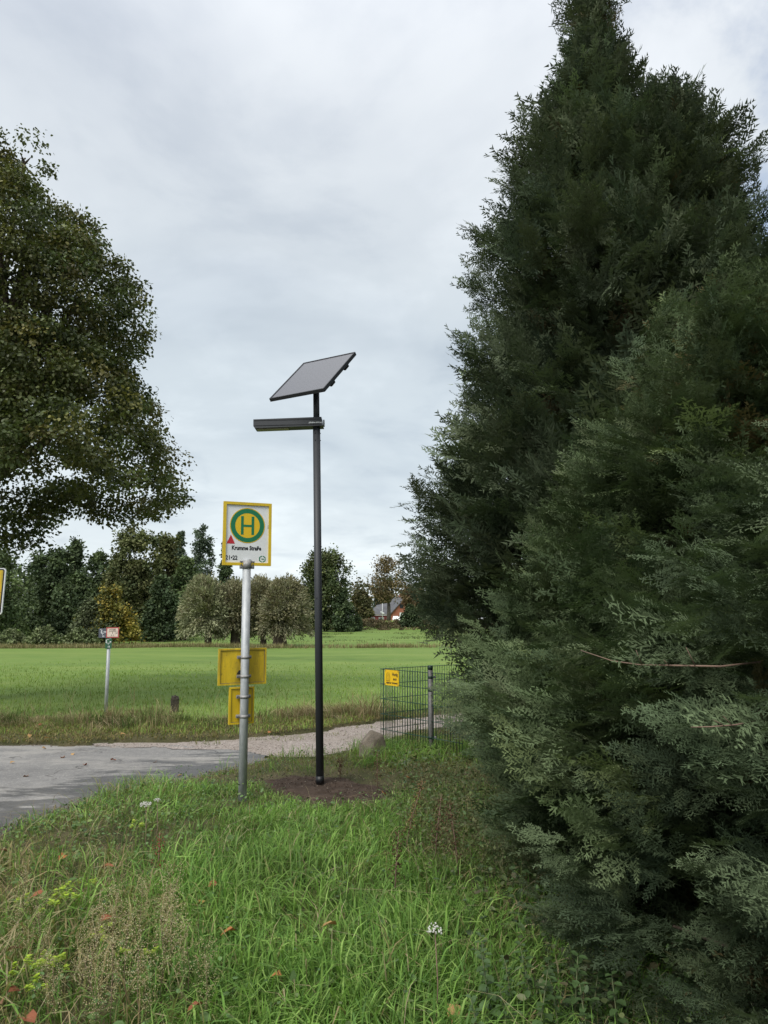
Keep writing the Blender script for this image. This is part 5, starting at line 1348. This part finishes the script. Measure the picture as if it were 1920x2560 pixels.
def nettle_mesh(seed):
    g = np.random.default_rng(seed); parts = []; H = .42
    for k in range(10):
        z = H * (.2 + .8 * k / 9); s = .066 * (1 - .35 * k / 9)
        for j in range(2):
            a = k * PI / 2 + j * PI + g.normal() * .2; d = np.array([[cos(a), sin(a), .25 - .45 * (1 - k / 9)]])
            parts.append(scatter(LEAF * np.array([1, 1.05, 1.6]), LEAFF, np.array([[0, 0, z]]), frames(d, np.array([0, 0, 1.])), np.array([s * g.uniform(.85, 1.2)]), np.array([(.068, .118, .042)]) * g.uniform(.75, 1.35)))
    st = MB(); st.tube([(0, 0, -.02), (.01, 0, H * .5), (0, 0, H)], [.004, .0035, .002], 5)
    return st.mesh('stem'), np_mesh('leaves', *join(parts))
NT = [nettle_mesh(s) for s in (8, 9, 10)]
for i, (px, py) in enumerate([(1225, 2390), (1240, 2470), (1285, 2420), (1330, 2440), (1380, 2400), (1430, 2470), (1490, 2390), (1470, 2480), (1545, 2460), (1400, 2520), (1340, 2530), (1220, 2530), (1270, 2500), (1560, 2530), (1480, 2540), (1520, 2400)]):
    x, y = plant_base(px, py, .4)
    o = empty('nettle_plant', (x, y, float(hz(x, y))), 'upright nettle with paired dark green leaves under the conifer edge', 'plant', 'nettles under the conifers', rot=(random.uniform(-.2, .2), random.uniform(-.2, .2), i * 2.1))
    o.scale = (random.uniform(.5, .85),) * 3
    a, b_ = NT[i % 3]; link('stem', a, 'stem', o); link('leaves', b_, 'leaf', o)
def yarrow(px, py, H, label, n):
    x, y = plant_base(px, py + 25, H); q = ground(px, py, H); x, y = float(q[0]), float(q[1])
    o = empty('yarrow_flower', (x, y, float(hz(x, y))), label, 'flower')
    MB().tube([(0, 0, 0), (.01, 0, H * .5), (0, 0, H)], [.003, .0025, .002], 5).build('stem', 'twig', o)
    a = rng.random(n) * 2 * PI; r = .035 * np.sqrt(rng.random(n)) * (n / 45) ** .5
    P = np.column_stack([r * np.cos(a), r * np.sin(a), H + .006 * rng.normal(size=n) - r * .25])
    link('flower_head', np_mesh('flower_head', *scatter(OCT, OCF, P, frames(rnd(n), rnd(n)), np.full(n, .0065), pal(n, [(.62, .64, .58), (.7, .7, .66)], .05))), 'dry', o)
yarrow(365, 2012, .42, 'white yarrow flower head standing above the herbs near the road edge', 60)
yarrow(393, 2002, .40, 'tiny second white yarrow head beside the larger one near the road', 22)
yarrow(1087, 2322, .42, 'single small white flower head in the grass beside the conifers', 40)
# dead dock stems with rusty seeds
def dock(px, py, H, label, lean=(0, 0), n=150, col=((.11, .065, .038), (.07, .048, .03), (.15, .09, .05))):
    q = ground(px, py, 0.0); x, y = float(q[0]), float(q[1])
    o = empty('dock_stem', (x, y, float(hz(x, y))), label, 'weed')
    MB().tube([(0, 0, -.02), (lean[0] * .4, lean[1] * .4, H * .5), (lean[0], lean[1], H)], [.0045, .004, .002], 5).build('stem', 'twig', o)
    t = .35 + .65 * rng.random(n); P = np.column_stack([lean[0] * t ** 1.3, lean[1] * t ** 1.3, H * t]) + rnd(n) * np.array([.022, .022, .012])
    tag(link('seeds', np_mesh('seeds', *scatter(OCT, OCF, P, frames(rnd(n), rnd(n)), rng.uniform(.004, .009, n), pal(n, col, .15))), 'dry', o), kind='stuff')
dock(943, 1985, .40, 'dark upright dead dock stem behind the soil patch')
dock(1010, 2140, .50, 'leaning dock stem with rusty yellow seeds right of the soil patch', (.14, .05), 190, ((.24, .15, .07), (.30, .20, .09), (.12, .075, .04)))
dock(1085, 2190, .52, 'dark seeding weed stalk close to the conifer foot', (.05, -.05), 190)
dock(850, 1952, .24, 'small dark dead stem just behind the lamp post base')
dock(1150, 2215, .50, 'brown seeding weed stalk nearest the conifer foot', (-.06, 0), 200)
dock(393, 2225, .34, 'thin reddish seed stalk rising among the green grass', (0, 0), 70, ((.30, .10, .06), (.22, .08, .05)))
dock(985, 2260, .42, 'faded brown seed stalk among grass below the soil patch', (.03, .02), 150)
# dead brown weed tangle between grass and conifers
n = 3800; x = rng.uniform(-.15, 1.15, n); y = rng.uniform(4.4, 7.6, n); k = rng.random(n) < (.15 + .85 * vnoise(x, y, 1.3, 80)) * s01(x - .25 + .1 * (y - 6), -.3, .3) * (~in_poly(x, y, SOILW)); x, y = x[k], y[k]; n = len(x)
f1 = blades(np.column_stack([x, y, hz(x, y)]), .15 + .32 * rng.random(n), np.full(n, .0035), rng.normal(size=(n, 2)) * .55, pal(n, [(.17, .15, .085), (.12, .13, .06), (.26, .23, .13), (.12, .18, .06)], .15), 3)
r = np.repeat(np.arange(n), 2); k = len(r); P = np.column_stack([x[r], y[r], hz(x[r], y[r])]) + np.column_stack([rng.normal(size=(k, 2)) * .05, .08 + .28 * rng.random(k)])
f2 = scatter(QUAD, QUADF, P, frames(rnd(k), rnd(k)), rng.uniform(.012, .028, k), pal(k, [(.12, .13, .06), (.10, .145, .055), (.15, .14, .075), (.085, .125, .048)], .15))
tag(link('withered_weeds', np_mesh('withered_weeds', *join([f1, f2])), 'dry'), 'withered brown weed tangle between the grass and the conifers', 'weeds', kind='stuff')
# grass creeping into the gravel track and over its edges
nt = 420; x = rng.uniform(-4.2, 3.0, nt); y = rng.uniform(9.2, 14.5, nt)
ed = np.minimum(edge_dist(x, y, TRACK_EDGE), edge_dist(x, y, TRACK[8:17])); mid_ = np.abs(y - (11.05 + (x + 1.2) * .85)) < .16
k = in_poly(x, y, TRACKW) & ((ed < .28) | (mid_ & (x > -1.9))) & (rng.random(nt) < .75); x, y = x[k], y[k]; r = np.repeat(np.arange(len(x)), 26); n = len(r)
P = np.stack([x[r], y[r]], 1) + rng.normal(size=(n, 2)) * np.array([.12, .05])
f = blades(np.column_stack([P, np.full(n, -.05)]), .03 + .08 * rng.random(n), .006 + .006 * rng.random(n), rng.normal(size=(n, 2)) * .7, pal(n, [(.19, .24, .06), (.15, .21, .05), (.28, .25, .10)], .15), 2)
tag(link('track_grass', np_mesh('track_grass', *f), 'blade'), 'sparse low grass creeping into the gravel track', 'grass', kind='stuff')
# scattered straw litter
n = 350; x, y = verge_pts(n * 2, 2.8, 6.5, -3.0, 1.2); n = len(x)
f = blades(np.column_stack([x, y, hz(x, y) + .02 + .12 * rng.random(n)]), .10 + .20 * rng.random(n), np.full(n, .0035), rng.normal(size=(n, 2)) * 1.6, pal(n, [(.38, .33, .2), (.28, .22, .12), (.42, .36, .24)], .1), 3)
tag(link('straw_litter', np_mesh('straw_litter', *f), 'dry'), 'loose dry straw lying in the verge grass', 'straw', kind='stuff')

# fallen leaves: each one an object
M['leaf_dry'] = leaf_mat('autumn_leaf', .15, .7, .2, (1, .9, .7))
def leaf_mesh(col):
    V = LEAF.copy() * np.array([1, 1.15, 1.6]); V[:, 2] += .12 * np.sin(V[:, 0] * 5)
    return np_mesh('fallen_leaf', V, LEAFF, np.repeat(np.array([col]), len(V), 0) * np.linspace(.8, 1.15, len(V))[:, None])
LCOL = [(.38, .16, .06), (.26, .095, .05), (.34, .23, .07), (.20, .11, .06), (.42, .26, .11)]
LM = [leaf_mesh(c) for c in LCOL]
where = {'on the grey asphalt': [(185, 1883, 4), (158, 1893, 0), (288, 1901, 1), (25, 1908, 4), (105, 1870, 4), (268, 1998, 4), (240, 2026, 0), (325, 1973, 1), (40, 2075, 3), (210, 1912, 1), (390, 1905, 3), (70, 1940, 3), (455, 1938, 4)],
         'in the verge grass': [(255, 2170, 1), (165, 2138, 0), (112, 2235, 1), (490, 2265, 2), (590, 2325, 0), (507, 2510, 1), (705, 2440, 0), (1140, 2510, 4), (842, 2312, 4), (250, 2305, 1), (15, 2380, 3), (20, 2480, 1), (60, 2545, 1), (5, 2510, 3), (955, 1982, 0), (500, 2262, 2), (20, 2130, 3), (545, 2210, 1)],
         'on the strip beyond the road': [(75, 1836, 4), (110, 1846, 4), (102, 1814, 1), (670, 1833, 0), (15, 1828, 2), (300, 1836, 4), (1015, 1944, 0)]}
for wh, L in where.items():
    for px, py, c in L:
        zl = -.035 if 'asphalt' in wh else (.12 if 'grass' in wh else .04)
        q = ground(px, py, zl); o = link('fallen_leaf', LM[c], 'leaf_dry'); o.location = q
        o.rotation_euler = (random.uniform(-.4, .4), random.uniform(-.5, .3), random.uniform(0, 6.3)); s = random.uniform(.055, .085); o.scale = (s, s, s)
        nm = ('orange', 'rust red', 'ochre yellow', 'brown', 'pale orange')[c]
        tag(o, nm + ' fallen leaf lying ' + wh, 'leaf', nm + ' fallen leaves ' + wh)
